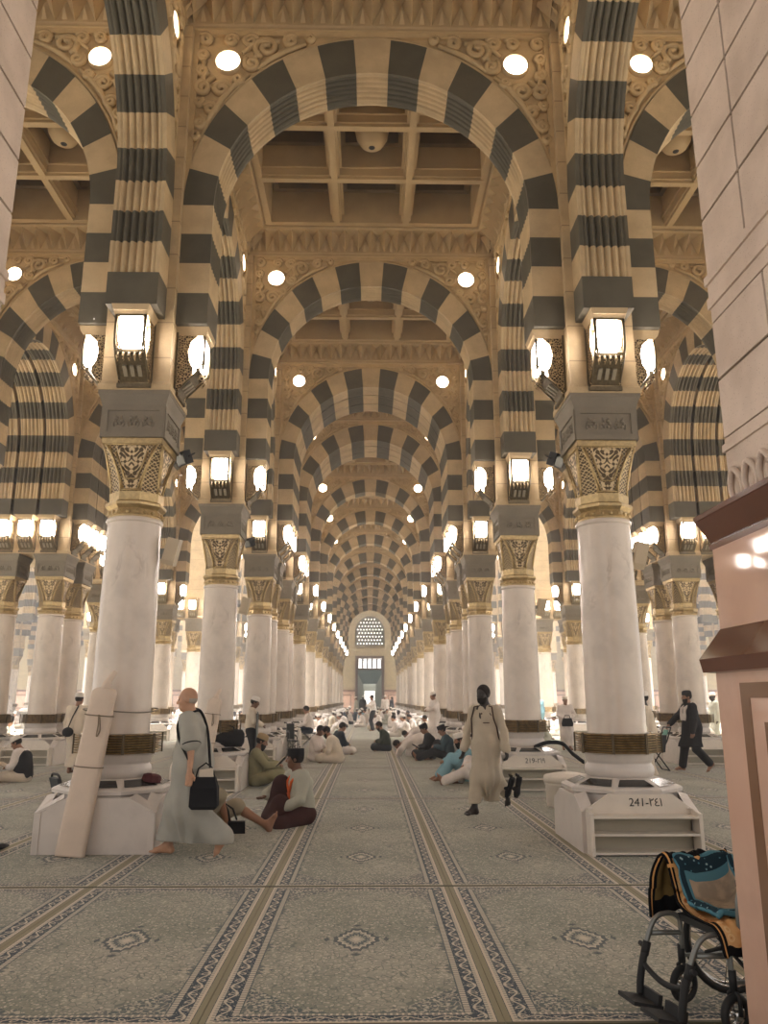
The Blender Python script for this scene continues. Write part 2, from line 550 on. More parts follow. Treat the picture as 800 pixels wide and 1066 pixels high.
for (h0, c0, z0), (h1, c1, z1) in zip(lev, lev[1:]):
    vs = chsq(h0, c0, z0)+chsq(h1, c1, z1)
    b.add(vs, [(i, (i+1) % 8, 8+(i+1) % 8, 8+i) for i in range(8)], 1)
for q in range(4):                                        # raised gold borders: V panel, corner ridges
    Mz = Matrix.Rotation(q*PI/2, 3, 'Z')
    for path in ([(-0.26,4.43),(-0.085,3.93)], [(0.26,4.43),(0.085,3.93)], [(-0.30,4.45),(0.30,4.45)], [(-0.11,3.92),(0.11,3.92)], [(-0.185,4.36),(-0.07,4.05),(0.07,4.05),(0.185,4.36)]):
        pts = []
        for (x, z) in path:
            u = (z-3.90)/0.56; y = -(0.272+0.07*u**1.6)-0.004
            pts.append(Mz @ Vector((x, y, z)))
        b.tube(pts, 0.013, 5, 0)
    pts = [Mz @ Vector((h-c*0.0-0.0, -(h-c), z)) for h, c, z in lev]
    b.tube(pts, 0.014, 5, 0)
    pts = [Mz @ Vector((h-c, -h, z)) for h, c, z in lev]
    b.tube(pts, 0.014, 5, 0)
b.frustum(0.352, 4.46, 0.352, 4.53, 0)
ME_CAP = b.mesh('gold_capital', [m_gold, m_fili])
b = MB()
b.frustum(0.365, 4.53, 0.365, 4.90); b.frustum(0.37, 4.90, 0.378, 4.94); b.frustum(0.378, 4.94, 0.415, 5.05); b.frustum(0.42, 5.05, 0.42, 5.10)
for q in range(4):
    Mz = Matrix.Rotation(q*PI/2, 3, 'Z')
    def bx(x0, x1, z0, z1, d):
        cs = [Mz @ Vector(p) for p in ((x0,-0.365-d,z0),(x1,-0.365-d,z0),(x1,-0.36,z0),(x0,-0.36,z0),(x0,-0.365-d,z1),(x1,-0.365-d,z1),(x1,-0.36,z1),(x0,-0.36,z1))]
        b.add(cs, [(3,2,1,0),(4,5,6,7),(0,1,5,4),(1,2,6,5),(2,3,7,6),(3,0,4,7)], 0)
    bx(-0.365,-0.30,4.53,4.92,0.016); bx(0.30,0.365,4.53,4.92,0.016); bx(-0.30,0.30,4.53,4.60,0.016); bx(-0.30,0.30,4.86,4.92,0.016)
    for k in range(3):
        cx = (k-1)*0.17
        for a in range(6):
            an = a*PI/3
            p = Mz @ Vector((cx+0.04*math.cos(an), -0.367, 4.73+0.04*math.sin(an)))
            b.sphere(p, 0.022, 6, 4, 0)
        for sx in (-1, 1):
            b.tube([Mz @ Vector((cx+sx*(0.05+0.02*math.sin(t*1.1)), -0.367, 4.66+t*0.028)) for t in range(6)], 0.010, 4, 0)
ME_ABA = b.mesh('abacus_block', m_grey)

def add_column(x, y, label, group):
    e = empty('marble_column', (x, y, 0))
    tag(e, label, 'column', group, 'thing')
    obj('base_moulding', ME_BASE, e); obj('brass_grille', ME_GRILLE, e); obj('marble_shaft', ME_SHAFT, e)
    obj('gold_capital', ME_CAP, e); obj('abacus_block', ME_ABA, e)
    return e

# lantern: back on the pier at y = 0, reaching out to -y; foot at z = 0
b = MB()
b.box(-0.20,0.20,-0.025,0,0.0,0.86,0)
for sx in (-1, 1):
    x0, x1 = sorted((sx*0.165, sx*0.185))
    b.prism([(0,0.02),(-0.05,0.04),(-0.13,0.16),(-0.21,0.26),(-0.22,0.34),(-0.17,0.42),(-0.15,0.55),(-0.18,0.68),(-0.26,0.76),(0,0.76)], x0, x1, 1, 'x')
    b.tube([(sx*0.175, -0.02, 0.03), (sx*0.175,-0.14,0.15), (sx*0.175,-0.26,0.28), (sx*0.172,-0.335,0.40), (sx*0.172,-0.345,0.60), (sx*0.175,-0.33,0.77)], 0.012, 6, 0)
b.add([(-0.165,-0.04,0.04),(0.165,-0.04,0.04),(0.165,-0.27,0.32),(-0.165,-0.27,0.32)], [(0,1,2,3)], 0)
b.box(-0.17,0.17,-0.30,-0.25,0.30,0.345,0)
for sx in (-1, 1):
    b.tube([(sx*0.155,-0.338,0.33),(sx*0.162,-0.345,0.45),(sx*0.162,-0.345,0.62),(sx*0.155,-0.338,0.765)], 0.013, 6)
    b.tube([(sx*0.15,-0.34,0.50),(sx*0.105,-0.345,0.45),(sx*0.085,-0.345,0.40),(sx*0.08,-0.34,0.35)], 0.006, 5)
b.box(-0.165,0.165,-0.35,-0.33,0.735,0.765,0)
for k in range(3):
    x = (k-1)*0.085
    b.obox((x, -0.135, 0.14), (1,0,0), (0,-0.77,0.64), (0,0.64,0.77), 0.022, 0.07, 0.012, 2)
for k in range(5):
    x = (k-2)*0.066
    b.tube([(x,-0.302,0.30),(x,-0.312,0.25),(x,-0.275,0.20)], [0.012,0.018,0.006], 6, 1)
b.box(-0.20,0.20,-0.06,0.0,-0.03,0.02,0)
ME_LF = b.mesh('lantern_frame', [m_ironl, m_fili2, simple('lantern_slot_glow', rgb(150,140,120), 0.4)])  # pale slot colour stands in for lamplight shining through the holes
b = MB()
prof = [(-0.125,0.75),(-0.135,0.60),(-0.13,0.44),(-0.115,0.385),(-0.08,0.355),(0.08,0.355),(0.115,0.385),(0.13,0.44),(0.135,0.60),(0.125,0.75)]
b.prism(prof, -0.335, -0.17, 0)
ME_LG = b.mesh('lantern_glass', [m_lampglass])
b = MB()
b.frustum((0.19,0.17), 0.76, (0.20,0.19), 0.80, 0, (0,-0.18)); b.frustum((0.20,0.19), 0.80, (0.22,0.205), 0.87, 0, (0,-0.19))
ME_LC = b.mesh('lantern_cornice', m_cream)
def add_lantern(x, y, rz, label, group, z=5.15):
    e = empty('wall_lantern', (x, y, z), rz)
    tag(e, label, 'lantern', group)
    obj('lantern_frame', ME_LF, e); obj('lantern_glass', ME_LG, e); obj('lantern_cornice', ME_LC, e)
    return e

# ------------------------------------------------------------------ ceilings with deep coffers and a faceted frieze
def ceiling_mesh(hx, hy):
    mb = MB()
    sides = [((-hx,-hy),(1,0),(0,1),2*hx), ((hx,hy),(-1,0),(0,-1),2*hx), ((hx,-hy),(0,1),(-1,0),2*hy), ((-hx,hy),(0,-1),(1,0),2*hy)]
    for (o, t, n, L) in sides:
        def P(s, out, z): return (o[0]+t[0]*s+n[0]*out, o[1]+t[1]*s+n[1]*out, z)
        prof = [(0,10.34),(0.07,10.35),(0.07,10.38),(0.04,10.40),(0.06,10.43)]
        for (a, za), (c, zc_) in zip(prof, prof[1:]):
            mb.add([P(0,a,za),P(L,a,za),P(L,c,zc_),P(0,c,zc_)], [(0,1,2,3)], 0)
        m = max(2, round(L/0.27)); w = L/m
        for k in range(m):
            s = k*w
            A = P(s,0.07,10.77); Bp = P(s+w,0.07,10.77); Lw = P(s+w/2,0.06,10.43); T = P(s+w/2,0.36,10.77)
            mb.add([A, Lw, T], [(0,1,2)], 0); mb.add([T, Lw, Bp], [(0,1,2)], 0)
            z0 = P(s,0.06,10.43); z1 = P(s+w,0.06,10.43)
            mb.add([z0, Lw, A], [(0,1,2)], 0); mb.add([Lw, z1, Bp], [(0,1,2)], 0)
            mb.add([P(s+w*0.86,0.075,10.45),P(s+w*1.14,0.075,10.45),P(s+w,0.16,10.62)], [(0,1,2)], 0)
        prof = [(0.06,10.77),(0.37,10.77),(0.39,10.80),(0.39,10.84),(0.44,10.86),(0.44,10.80),(0.55,10.80),(0.55,11.8)]
        for (a, za), (c, zc_) in zip(prof, prof[1:]):
            mb.add([P(a,a,za),P(L-a,a,za),P(L-c,c,zc_),P(c,c,zc_)], [(0,1,2,3)], 0)
    ix, iy = hx-0.5, hy-0.5
    nx = max(1, round(2*ix/1.4)); ny = max(1, round(2*iy/1.4))
    wx, wy = 2*ix/nx, 2*iy/ny
    for i in range(1, nx):
        x = -ix+i*wx
        mb.box(x-0.10,x+0.10,-iy,iy,10.84,11.8,0); mb.box(x-0.06,x+0.06,-iy,iy,10.79,10.84,0); mb.box(x-0.14,x+0.14,-iy,iy,10.98,11.03,0)
    for j in range(1, ny):
        y = -iy+j*wy
        mb.box(-ix,ix,y-0.10,y+0.10,10.84,11.8,0); mb.box(-ix,ix,y-0.06,y+0.06,10.788,10.838,0); mb.box(-ix,ix,y-0.14,y+0.14,10.978,11.028,0)
    for i in range(nx):
        for j in range(ny):
            x0, x1 = -ix+i*wx+0.1, -ix+(i+1)*wx-0.1
            y0, y1 = -iy+j*wy+0.1, -iy+(j+1)*wy-0.1
            xm, ym = (x0+x1)/2, (y0+y1)/2
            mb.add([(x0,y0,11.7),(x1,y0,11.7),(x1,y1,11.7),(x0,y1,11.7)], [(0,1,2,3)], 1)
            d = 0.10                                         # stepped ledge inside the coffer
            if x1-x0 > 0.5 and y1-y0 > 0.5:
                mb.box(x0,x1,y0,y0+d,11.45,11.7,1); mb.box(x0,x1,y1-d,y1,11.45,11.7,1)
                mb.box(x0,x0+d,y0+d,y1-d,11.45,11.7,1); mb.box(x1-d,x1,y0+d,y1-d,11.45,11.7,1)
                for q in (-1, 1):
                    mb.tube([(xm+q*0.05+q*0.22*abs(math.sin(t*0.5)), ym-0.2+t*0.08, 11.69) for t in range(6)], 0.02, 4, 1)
    mb.box(-hx-0.28,hx+0.28,-hy-0.28,hy+0.28,11.8,11.95,0)
    return mb.mesh('ceiling', [m_ceil, m_panel])
CEIL = {}
def add_ceiling(cx, cy, hx, hy):
    k = (round(hx,3), round(hy,3))
    if k not in CEIL: CEIL[k] = ceiling_mesh(hx, hy)
    return struct(obj('ceiling', CEIL[k], None, (cx, cy, 0)))
b = MB()
b.lathe([(0.30,11.70),(0.30,11.30),(0.275,11.16),(0.20,11.03),(0.10,10.975),(0.055,10.965)], 24, 0, cap=False)
b.lathe([(0.055,10.965),(0.05,10.96),(0.001,10.985)], 24, 1, cap=False)
ME_DOME = b.mesh('ceiling_dome', [m_ceil, m_black])

# ------------------------------------------------------------------ plinths with shelves round the columns
m_white = simple('shelf_white', rgb(216,206,192), 0.45, 0, 0.05, 4)
m_shelfin = simple('shelf_inside', rgb(170,164,146), 0.6)
m_ink = simple('black_ink', rgb(24,22,22), 0.6)
b = MB()
oc = lambda r: r/math.cos(PI/8)
b.lathe([(oc(0.56),0.0),(oc(0.56),0.55),(oc(0.60),0.565),(oc(0.605),0.60),(oc(0.59),0.615)], 8, 0, smooth=False, a0=PI/8, cap=False)
b.lathe([(oc(0.59),0.615),(oc(0.385),0.70),(0.33,0.70)], 8, 0, smooth=False, a0=PI/8, cap=False)
ME_DRUM = b.mesh('plinth_drum', m_plinth)
b = MB()
s0, s1 = 0.16, 0.84
r0, z0, r1, z1 = 0.59, 0.615, 0.385, 0.70
hw0, hw1 = r0*math.tan(PI/8)-0.03, r1*math.tan(PI/8)-0.02
def pr(u): return (-(r0+(r1-r0)*u), z0+(z1-z0)*u+0.006)
ya, za = pr(s0); yb_, zb = pr(s1)
b.add([(-hw0+0.02,ya,za),(hw0-0.02,ya,za),(hw1-0.01,yb_,zb),(-hw1+0.01,yb_,zb)], [(0,1,2,3)], 0)
ME_VENT = b.mesh('vent_pane', m_glassdark)
def shelf_unit_mesh(open_, w=0.57):
    mb = MB()
    gab = [(-w,0.0),(w,0.0),(w,0.41),(w*0.62,0.57),(-w*0.55,0.57),(-w,0.41)]
    if open_:
        mb.prism(gab, -0.03, 0.0, 0)
        for sx in (-1, 1):
            x0, x1 = sorted((sx*w, sx*(w-0.035)))
            mb.prism([(-0.03,0.0),(-0.03,0.43),(-0.24,0.40),(-0.24,0.0)], x0, x1, 0, 'x')
        for z in (0.015, 0.19, 0.355):
            mb.box(-w+0.035, w-0.035, -0.235, -0.03, z, z+0.022, 0)
        mb.box(-w+0.036, w-0.036, -0.04, -0.031, 0.03, 0.36, 1)
    else:
        g2 = [(-w,0.0),(w,0.0),(w,0.40),(w*0.55,0.54),(-w*0.5,0.54),(-w,0.40)]
        mb.prism(g2, -0.06, 0.0, 0)
        mb.prism([(-w+0.01,0),(w-0.01,0),(w-0.01,0.36),(-w+0.01,0.36)], -0.012, 0.03, 0)
        for sx in (-1, 1):
            mb.add([(sx*w,-0.061,0.40),(sx*w*0.53,-0.061,0.54),(sx*w*0.60,0.06,0.575),(sx*w,0.06,0.43)], [(0,1,2,3)], 0)
    return mb.mesh('shelf_unit', [m_white if open_ else m_plinth, m_shelfin])
ME_SHELF = shelf_unit_mesh(True); ME_CLOSED = shelf_unit_mesh(False, 0.62)

def text_mesh(s, size):
    cu = bpy.data.curves.new('number', 'FONT'); cu.body = s; cu.size = size; cu.align_x = 'CENTER'; cu.extrude = 0.001
    o = bpy.data.objects.new('number', cu); COL.objects.link(o)
    me = bpy.data.meshes.new_from_object(o.evaluated_get(bpy.context.evaluated_depsgraph_get()))
    bpy.data.objects.remove(o); me.materials.clear(); me.materials.append(m_ink)
    return me

def add_plinth(x, y, label, group, open_front=True, number=None, detail=True):
    e = empty('column_plinth', (x, y, 0.012))
    tag(e, label, 'plinth', group)
    obj('plinth_drum', ME_DRUM, e)
    for k in range(8 if detail else 0):
        obj('vent_pane', ME_VENT, e, (0,0,0), (0,0,k*PI/4))
    for q in range(4):
        op = open_front if q in (0, 2) else False
        a = q*PI/2
        d = 0.57 if op else 0.55
        s = obj('shelf_unit', ME_SHELF if op else ME_CLOSED, e, (math.sin(a)*d, -math.cos(a)*d, 0), (0,0,a))
        if q == 0 and number:
            t = obj('number_lettering', text_mesh(number, 0.115), s, (0.07,-0.0325,0.45), (PI/2,0,0))
    return e
# ------------------------------------------------------------------ put the hall together
def rowword(y):
    ys = YL[1:]
    return ORD[ys.index(y)]
def sideword(x): return 'left' if x < 0 else 'right'
def linephrase(x):
    a = abs(x)
    if a < 3: return '%s side of nave' % sideword(x)
    if a < 9: return 'paired line past %s aisle' % sideword(x)
    return '%s line past %s aisle' % (ORD[int(round((a-14.6)/5.6))+1], sideword(x))

for j, y in enumerate(YL):
    for i, x in enumerate(XL):
        a = abs(x)
        if j == 0: continue
        if a > 9:
            if y < 42: continue
            if y < 58 and a > 16: continue
        hx, hy = xhw(x), yhw(y)
        cx = [x] if hx < .5 else [x-0.6, x+0.6]
        cy = [y] if hy < .5 else [y-0.65, y+0.65]
        if hx > .5 and y < 15: cx = [x-0.6*(1 if x > 0 else -1)]        # only the nave-side column can be seen here
        if a < 9 and not (a > 8 and y < 10):
            pass
        if hx > .5 and y == 25.25: cx = [x]; cy = [y+0.35]
        for xx in cx:
            for yy in cy:
                if len(cx) > 1 and len(cy) > 1 and abs(xx) > a and yy > y: continue
                extra = ''
                if len(cy) > 1: extra += ' front' if yy < y else ' rear'
                if len(cx) > 1: extra += ' inner' if abs(xx) < a else ' outer'
                lab = 'gold-topped white marble%s column, %s row back, %s' % (extra, rowword(y), linephrase(x))
                add_column(xx, yy, lab, 'marble columns of the hall')
                num = None; op = True
                if a < 3:
                    if x > 0 and y == 9.2: num = '241-\u0662\u0664\u0661'
                    elif x > 0 and y == 14.8: num = '219-\u0662\u0661\u0669'
                    if x < 0 and y == 9.2: op = False
                add_plinth(xx, yy, 'white shoe-shelf plinth under%s column, %s row back, %s' % (extra, rowword(y), linephrase(x)), 'column plinths', op, num, y < 40 and a < 9)
        add_pier(x, y, hx, hy, 'cream stone pier above the capital, %s row back, %s' % (rowword(y), linephrase(x)), 'stone piers')
        # lanterns
        if y > 60 and a > 3: continue
        fx = [x] if hx < .5 else [x-0.55, x, x+0.55]
        fy = [y] if hy < .5 else [y-0.65, y, y+0.65]
        if a < 9 or y < 50:
            for k, xx in enumerate(fx):
                pos = '' if len(fx) == 1 else (' leftmost', ' middle', ' rightmost')[k]
                add_lantern(xx, y-hy, 0, 'lit%s lantern, pier front, %s row back, %s' % (pos, rowword(y), linephrase(x)), 'pier lanterns')
        sides = [(-1 if x > 0 else 1)] + ([(1 if x > 0 else -1)] if (a < 3 and y < 40) else [])
        for s in sides:
            if a > 9: continue
            for k, yy in enumerate(fy):
                pos = '' if len(fy) == 1 else (' nearest', ' middle', ' farthest')[k]
                w = 'nave side' if (s*x < 0) == (a < 3) and a < 3 else ('aisle side')
                add_lantern(x+s*hx, yy, PI/2*s, 'lit%s lantern, %s of pier, %s row back, %s' % (pos, w, rowword(y), linephrase(x)), 'pier lanterns')

def spanphrase(xa, xb):
    m = (xa+xb)/2; a = abs(m)
    if a < 1: return 'across the nave'
    if a < 6: return 'across the %s aisle' % sideword(m)
    return 'across the %s bay past %s aisle' % (ORD[int((a-9)/5.6)], sideword(m))
# arches across (in x) on every row, and along (in y) on every line
for j, y in enumerate(YL):
    if j == 0: continue
    for i in range(len(XL)-1):
        near = bay_exists(i, j-1); far = j < len(YL)-1 and bay_exists(i, j)
        if not (near or far): continue
        x0, x1 = XL[i]+xhw(XL[i]), XL[i+1]-xhw(XL[i+1])
        a = abs(x0+x1)/2
        add_arch((x0+x1)/2, y, (x1-x0)/2, yhw(y) > .5, 0, 'striped arch %s, %s row of piers' % (spanphrase(XL[i], XL[i+1]), rowword(y)), 'striped arches', 2 if y < 45 and a < 9 else 1, (-1, 1) if y < 30 and a < 9 else (-1,))
for i, x in enumerate(XL):
    for j in range(len(YL)-1):
        l = i > 0 and bay_exists(i-1, j); r = i < len(XL)-1 and bay_exists(i, j)
        if not (l or r): continue
        y0, y1 = YL[j]+(yhw(YL[j]) if j else 0.73), YL[j+1]-yhw(YL[j+1])
        a = abs(x)
        where = 'between entrance and first piers' if j == 0 else 'between %s and %s piers' % (ORD[j-1], ORD[j])
        add_arch(x, (y0+y1)/2, (y1-y0)/2, xhw(x) > .5, PI/2, 'striped arch %s, %s' % (where, linephrase(x)), 'striped arches', 2 if YL[j] < 28 and a < 9 else 1, (-1, 1) if (YL[j] < 40 and a < 9) else ((1,) if x > 0 else (-1,)))
for j in range(len(YL)-1):
    for i in range(len(XL)-1):
        if not bay_exists(i, j): continue
        def fa(c, h): return 0.94 if h > .5 else 0.25
        x0 = XL[i]+fa(0, xhw(XL[i])); x1 = XL[i+1]-fa(0, xhw(XL[i+1]))
        y0 = YL[j]+fa(0, yhw(YL[j])); y1 = YL[j+1]-fa(0, yhw(YL[j+1]))
        add_ceiling((x0+x1)/2, (y0+y1)/2, (x1-x0)/2, (y1-y0)/2)
        if YL[j] < 40 and abs(x0+x1)/2 < 7:
            o = obj('ceiling_dome_fixture', ME_DOME, None, ((x0+x1)/2, (y0+y1)/2, 0))
            w = {True: 'nave'}.get(abs(x0+x1)/2 < 1, '%s aisle' % sideword(x0+x1))
            tag(o, 'small round dome in middle coffer over %s, %s bay back' % (w, ORD[j]), 'ceiling fixture', 'ceiling dome fixtures')

for xa, xb in ((-7.4,-3.05),(-2.55,2.55),(3.05,7.4)):                # unseen roof, added to keep sky light off the near floor
    add_ceiling((xa+xb)/2, 0.6, (xb-xa)/2, 2.75)
# ------------------------------------------------------------------ floor
M = Mat('floor_stone'); n = M.noise(2.0, 4)
M.set(M.mix(rgb(150,144,126), rgb(176,168,150), n), 0.5)
m_floor = M.m
b = MB(); b.box(-40, 40, 2.0, 79.5, -0.1, 0.0)
struct(obj('floor', b.mesh('floor', m_floor)))

# ------------------------------------------------------------------ far wall with the doorway
YW = 78.6
b = MB()
ow, oh = 1.42, 5.6
b.box(-40, -ow, YW, YW+0.8, 0, 12); b.box(ow, 40, YW, YW+0.8, 0, 12); b.box(-ow, ow, YW, YW+0.8, oh, 12)
ws = obj('wall_back', b.mesh('wall_back', stone_mat('end_wall_stone', rgb(150,134,100), joint=0.46))); struct(ws)
b = MB()
for s in (-1, 1):
    for k in range(14):
        x0 = ow+0.02+k*2.6; x1 = min(x0+2.4, 38)
        xa, xb = sorted((s*x0, s*x1))
        b.box(xa, xb, YW-0.05, YW, 0.25, 2.2, 0)
        b.box(xa+0.35, xb-0.35, YW-0.07, YW-0.05, 0.6, 1.9, 2)
        b.box(xa+0.45, xb-0.45, YW-0.085, YW-0.07, 0.7, 1.8, 0)
    xa, xb = sorted((s*(ow+0.02), s*38)); b.box(xa, xb, YW-0.10, YW, 2.2, 2.36, 1); b.box(xa, xb, YW-0.08, YW, 0, 0.25, 1)
struct(obj('trim_1', b.mesh('dado', [m_pink, m_brown, m_brown2])))
# door case
m_wood = simple('dark_wood', rgb(62,44,34), 0.4, 0, 0.2, 3)
m_sky = lamp_mat('daylit_pane', (1.0, 0.96, 0.92, 1), 2.2)
d = empty('door_1', (0, YW, 0)); struct(d)
b = MB()
for s in (-1, 1):
    xa, xb = sorted((s*1.42, s*1.16)); b.box(xa, xb, -0.15, 0.75, 0, 5.6)
b.box(-1.16, 1.16, -0.15, 0.75, 5.35, 5.6); b.box(-1.16, 1.16, -0.1, 0.3, 4.25, 4.42)
for k in range(6):
    x = -1.16+k*2.32/5; b.box(x-0.05, x+0.05, -0.1, 0.3, 4.42, 5.35)
obj('door_frame', b.mesh('door_frame', m_wood), d)
for k in range(5):
    x = -0.93+k*0.464
    if k == 1 : x -= 0.0
    b = MB(); b.prism([(x-0.13,4.52),(x+0.13,4.52),(x+0.13,5.1),(x+0.08,5.24),(x,5.28),(x-0.08,5.24),(x-0.13,5.1)], 0.08, 0.12)
    obj('transom_pane', b.mesh('transom_pane', m_sky), d)
# passage behind with a glazed lattice roof and the bright far opening
b = MB()
b.box(-1.6,-1.4,0.8,75,0,4.6); b.box(1.4,1.6,0.8,75,0,4.6); b.box(-1.6,1.6,0.8,75,-0.1,0.0)
for s in (-1, 1):
    for k in range(14):
        xa, xb = sorted((s*1.4, s*1.15)); b.box(xa, xb, 1.5+k*5.2, 2.1+k*5.2, 0, 3.9)
b.box(-1.6,-0.95,74.5,75,0,4.6); b.box(0.95,1.6,74.5,75,0,4.6); b.box(-0.95,0.95,74.5,75,2.9,4.6)
struct(obj('wall_passage', b.mesh('wall_passage', simple('passage_stone', rgb(150,152,140), 0.6)), None, (0, YW, 0)))
b = MB()
for k in range(14):
    y = 1.6+k*5.2
    b.box(-1.4,1.4,y,y+0.3,4.12,4.3)
for k in range(9):
    x = -1.4+k*0.35
    b.box(x-0.03,x+0.03,0.8,74,4.3,4.4)
struct(obj('ceiling_lattice', b.mesh('ceiling_lattice', simple('lattice_white', rgb(70,90,84), 0.5)), None, (0, YW, 0)))
b = MB(); b.box(-0.93, 0.93, 74.3, 74.4, 0.05, 2.85); obj('bright_opening', b.mesh('bright_opening', m_sky), d)
b = MB(); b.box(-1.38, 1.38, 0.9, 74.2, 4.5, 4.52); obj('glazed_roof', b.mesh('glazed_roof', m_sky), d)
# arched lattice window over the door
wn = empty('window_1', (0, YW, 0)); struct(wn)
b = MB()
pts = [(-1.45,6.6),(1.45,6.6)]+[(1.45*math.cos(t*PI/16), 7.9+1.6*math.sin(t*PI/16)) for t in range(17)]
b.prism(pts, -0.06, -0.03)
obj('window_panel', b.mesh('window_panel', simple('lattice_dark', rgb(74,72,58), 0.5)), wn)
star = [(0.09*(1 if q % 2 == 0 else 0.55)*math.cos(q*PI/6), 0.09*(1 if q % 2 == 0 else 0.55)*math.sin(q*PI/6)) for q in range(12)]
b = MB()
for r in range(8):
    for c in range(-5, 6):
        x = (c+0.5*(r % 2))*0.30; z = 6.8+r*0.34
        if abs(x) < 1.3 and (z < 7.9 or (x/1.33)**2+((z-7.9)/1.5)**2 < 0.95):
            b.prism([(x+a, z+q) for a, q in star], -0.075, -0.061)
obj('lattice_openings', b.mesh('lattice_openings', m_sky), wn)

# ------------------------------------------------------------------ the entrance piers beside the camera
def entrance_pier(s, x_in, x_up):
    ox, oy = s*(x_in+0.9), 3.2
    e = empty('entrance_pier', (ox, oy, 0))
    yf, yfu, yb = 3.95, 3.87, 2.5
    x_die = x_in+0.03
    def B(mb, xin, ya, yb_, z0, z1, mat=0):
        xs = sorted((s*xin, s*3.75)); mb.box(xs[0]-ox, xs[1]-ox, ya-oy, yb_-oy, z0, z1, mat)
    b = MB(); B(b, x_in, yb, yf, 0, 1.70, 0)
    obj('marble_base', b.mesh('marble_base', m_pink), e)
    def loft(name, secs, mat, xr):
        b = MB()
        for (a0, z0), (a1, z1) in zip(secs, secs[1:]):
            vs = []
            for a, z in ((a0, z0), (a1, z1)):
                x0 = s*(xr-a); x1 = s*3.75; y1 = yf+a; y0 = yb
                vs += [(x0-ox,y0-oy,z),(x1-ox,y0-oy,z),(x1-ox,y1-oy,z),(x0-ox,y1-oy,z)]
            b.add(vs, [(3,2,1,0),(4,5,6,7),(0,1,5,4),(1,2,6,5),(2,3,7,6),(3,0,4,7)])
        return obj(name, b.mesh(name, mat), e)
    loft('brown_cornice', [(0.0,1.67),(0.045,1.675),(0.055,1.74),(-0.03,1.885)], m_brown, x_in)
    b = MB(); B(b, x_die, yb, yf-0.03, 1.86, 2.31, 0)
    obj('marble_die', b.mesh('marble_die', m_pink), e)
    loft('brown_cap', [(-0.025,2.275),(0.0,2.285),(0.002,2.315),(-0.005,2.325),(0.045,2.44),(0.05,2.445),(0.05,2.47),(-0.12,2.50)], m_brown, x_die)
    b = MB()
    xf = s*x_in-ox
    def strip(y0, y1, z0, z1, mat, t=0.004):
        xs = sorted((xf, xf-s*t)); b.box(xs[0], xs[1], y0-oy, y1-oy, z0, z1, mat)
    for (y0, y1, z0, z1, w, mat) in [(2.55,3.70,0.12,1.62,0.085,0),(2.55,3.50,0.32,1.45,0.055,0),(2.55,3.42,0.42,1.37,0.5,1)]:
        if mat == 1: strip(y0, y1, z0, z1, 1)
        else:
            strip(y1-w, y1, z0, z1, 0); strip(y0, y1-w, z1-w*0.8, z1, 0); strip(y0, y1-w, z0, z0+w*0.8, 0)
    obj('inlay', b.mesh('inlay', [m_brown2, m_teal]), e)
    b = MB(); B(b, x_up+0.012, yb, yfu-0.012, 2.49, 10.29, 0)
    obj('stone_core', b.mesh('stone_core', simple('mortar', rgb(104,90,74), 0.9)), e)
    b = MB(); B(b, x_up, yb, yfu, 2.49, 2.79, 0)
    for k in range(9):                                     # carved leaf scallops along the band
        y = yfu-0.10-k*0.15
        b.tube(catmull([(s*x_up-ox, y-oy-0.05, 2.52), (s*x_up-ox-s*0.012, y-oy-0.06, 2.60), (s*x_up-ox-s*0.02, y-oy, 2.67), (s*x_up-ox-s*0.012, y-oy+0.06, 2.60), (s*x_up-ox, y-oy+0.05, 2.52)]), 0.016, 6)
        b.sphere((s*x_up-ox, y-oy, 2.57), (0.018, 0.03, 0.05), 8, 6, 0)
    obj('carved_band', b.mesh('carved_band', m_granite), e)
    b = MB(); B(b, x_up-0.012, yb, yfu+0.012, 2.79, 2.83, 0); B(b, x_up, yb, yfu, 2.83, 2.86, 0)
    for k, (z0, z1, p) in enumerate([(3.52,3.60,0.0),(3.60,3.66,0.012),(3.66,3.74,0.004),(3.74,3.79,0.016)]): B(b, x_up-p, yb, yfu+p, z0, z1, 0)
    obj('string_course', b.mesh('string_course', m_granite), e)
    b = MB(); g = 0.009; z = 3.80
    courses = [(2.86, 3.19), (3.19, 3.52)]
    while z < 9.9: courses.append((z, z+0.338)); z += 0.338
    for k, (z0, z1) in enumerate(courses):
        cut = [yb, 2.93, 3.43, yfu] if k > 1 else [yb, 2.80, 3.32, yfu]
        for ya, y1 in zip(cut, cut[1:]):
            B(b, x_up, ya+(g if ya > yb else 0), y1-(g if y1 < yfu else 0), z0+g, z1-g, 0)
    obj('stone_blocks', b.mesh('stone_blocks', m_granite), e)
    return e
M = Mat('pale_granite'); n = M.noise(60.0, 3); n2 = M.noise(3.0, 4); v = M.voro(55.0)
col = M.mix(rgb(184,164,146), rgb(204,184,166), n2.ss(0.3,0.7)); col = M.mix(col, rgb(150,130,112), v.lt(0.16)*0.6)
M.set(col, 0.6); M.bump(n, 0.15, 0.01); m_granite = M.m
tag(entrance_pier(1, 1.715, 1.842), 'large near pier with pink marble base and pale granite blocks, beside the wheelchair', 'pier', None, 'thing')
tag(entrance_pier(-1, 2.17, 1.975), 'large near pier of pale granite blocks at the upper left edge', 'pier', None, 'thing')
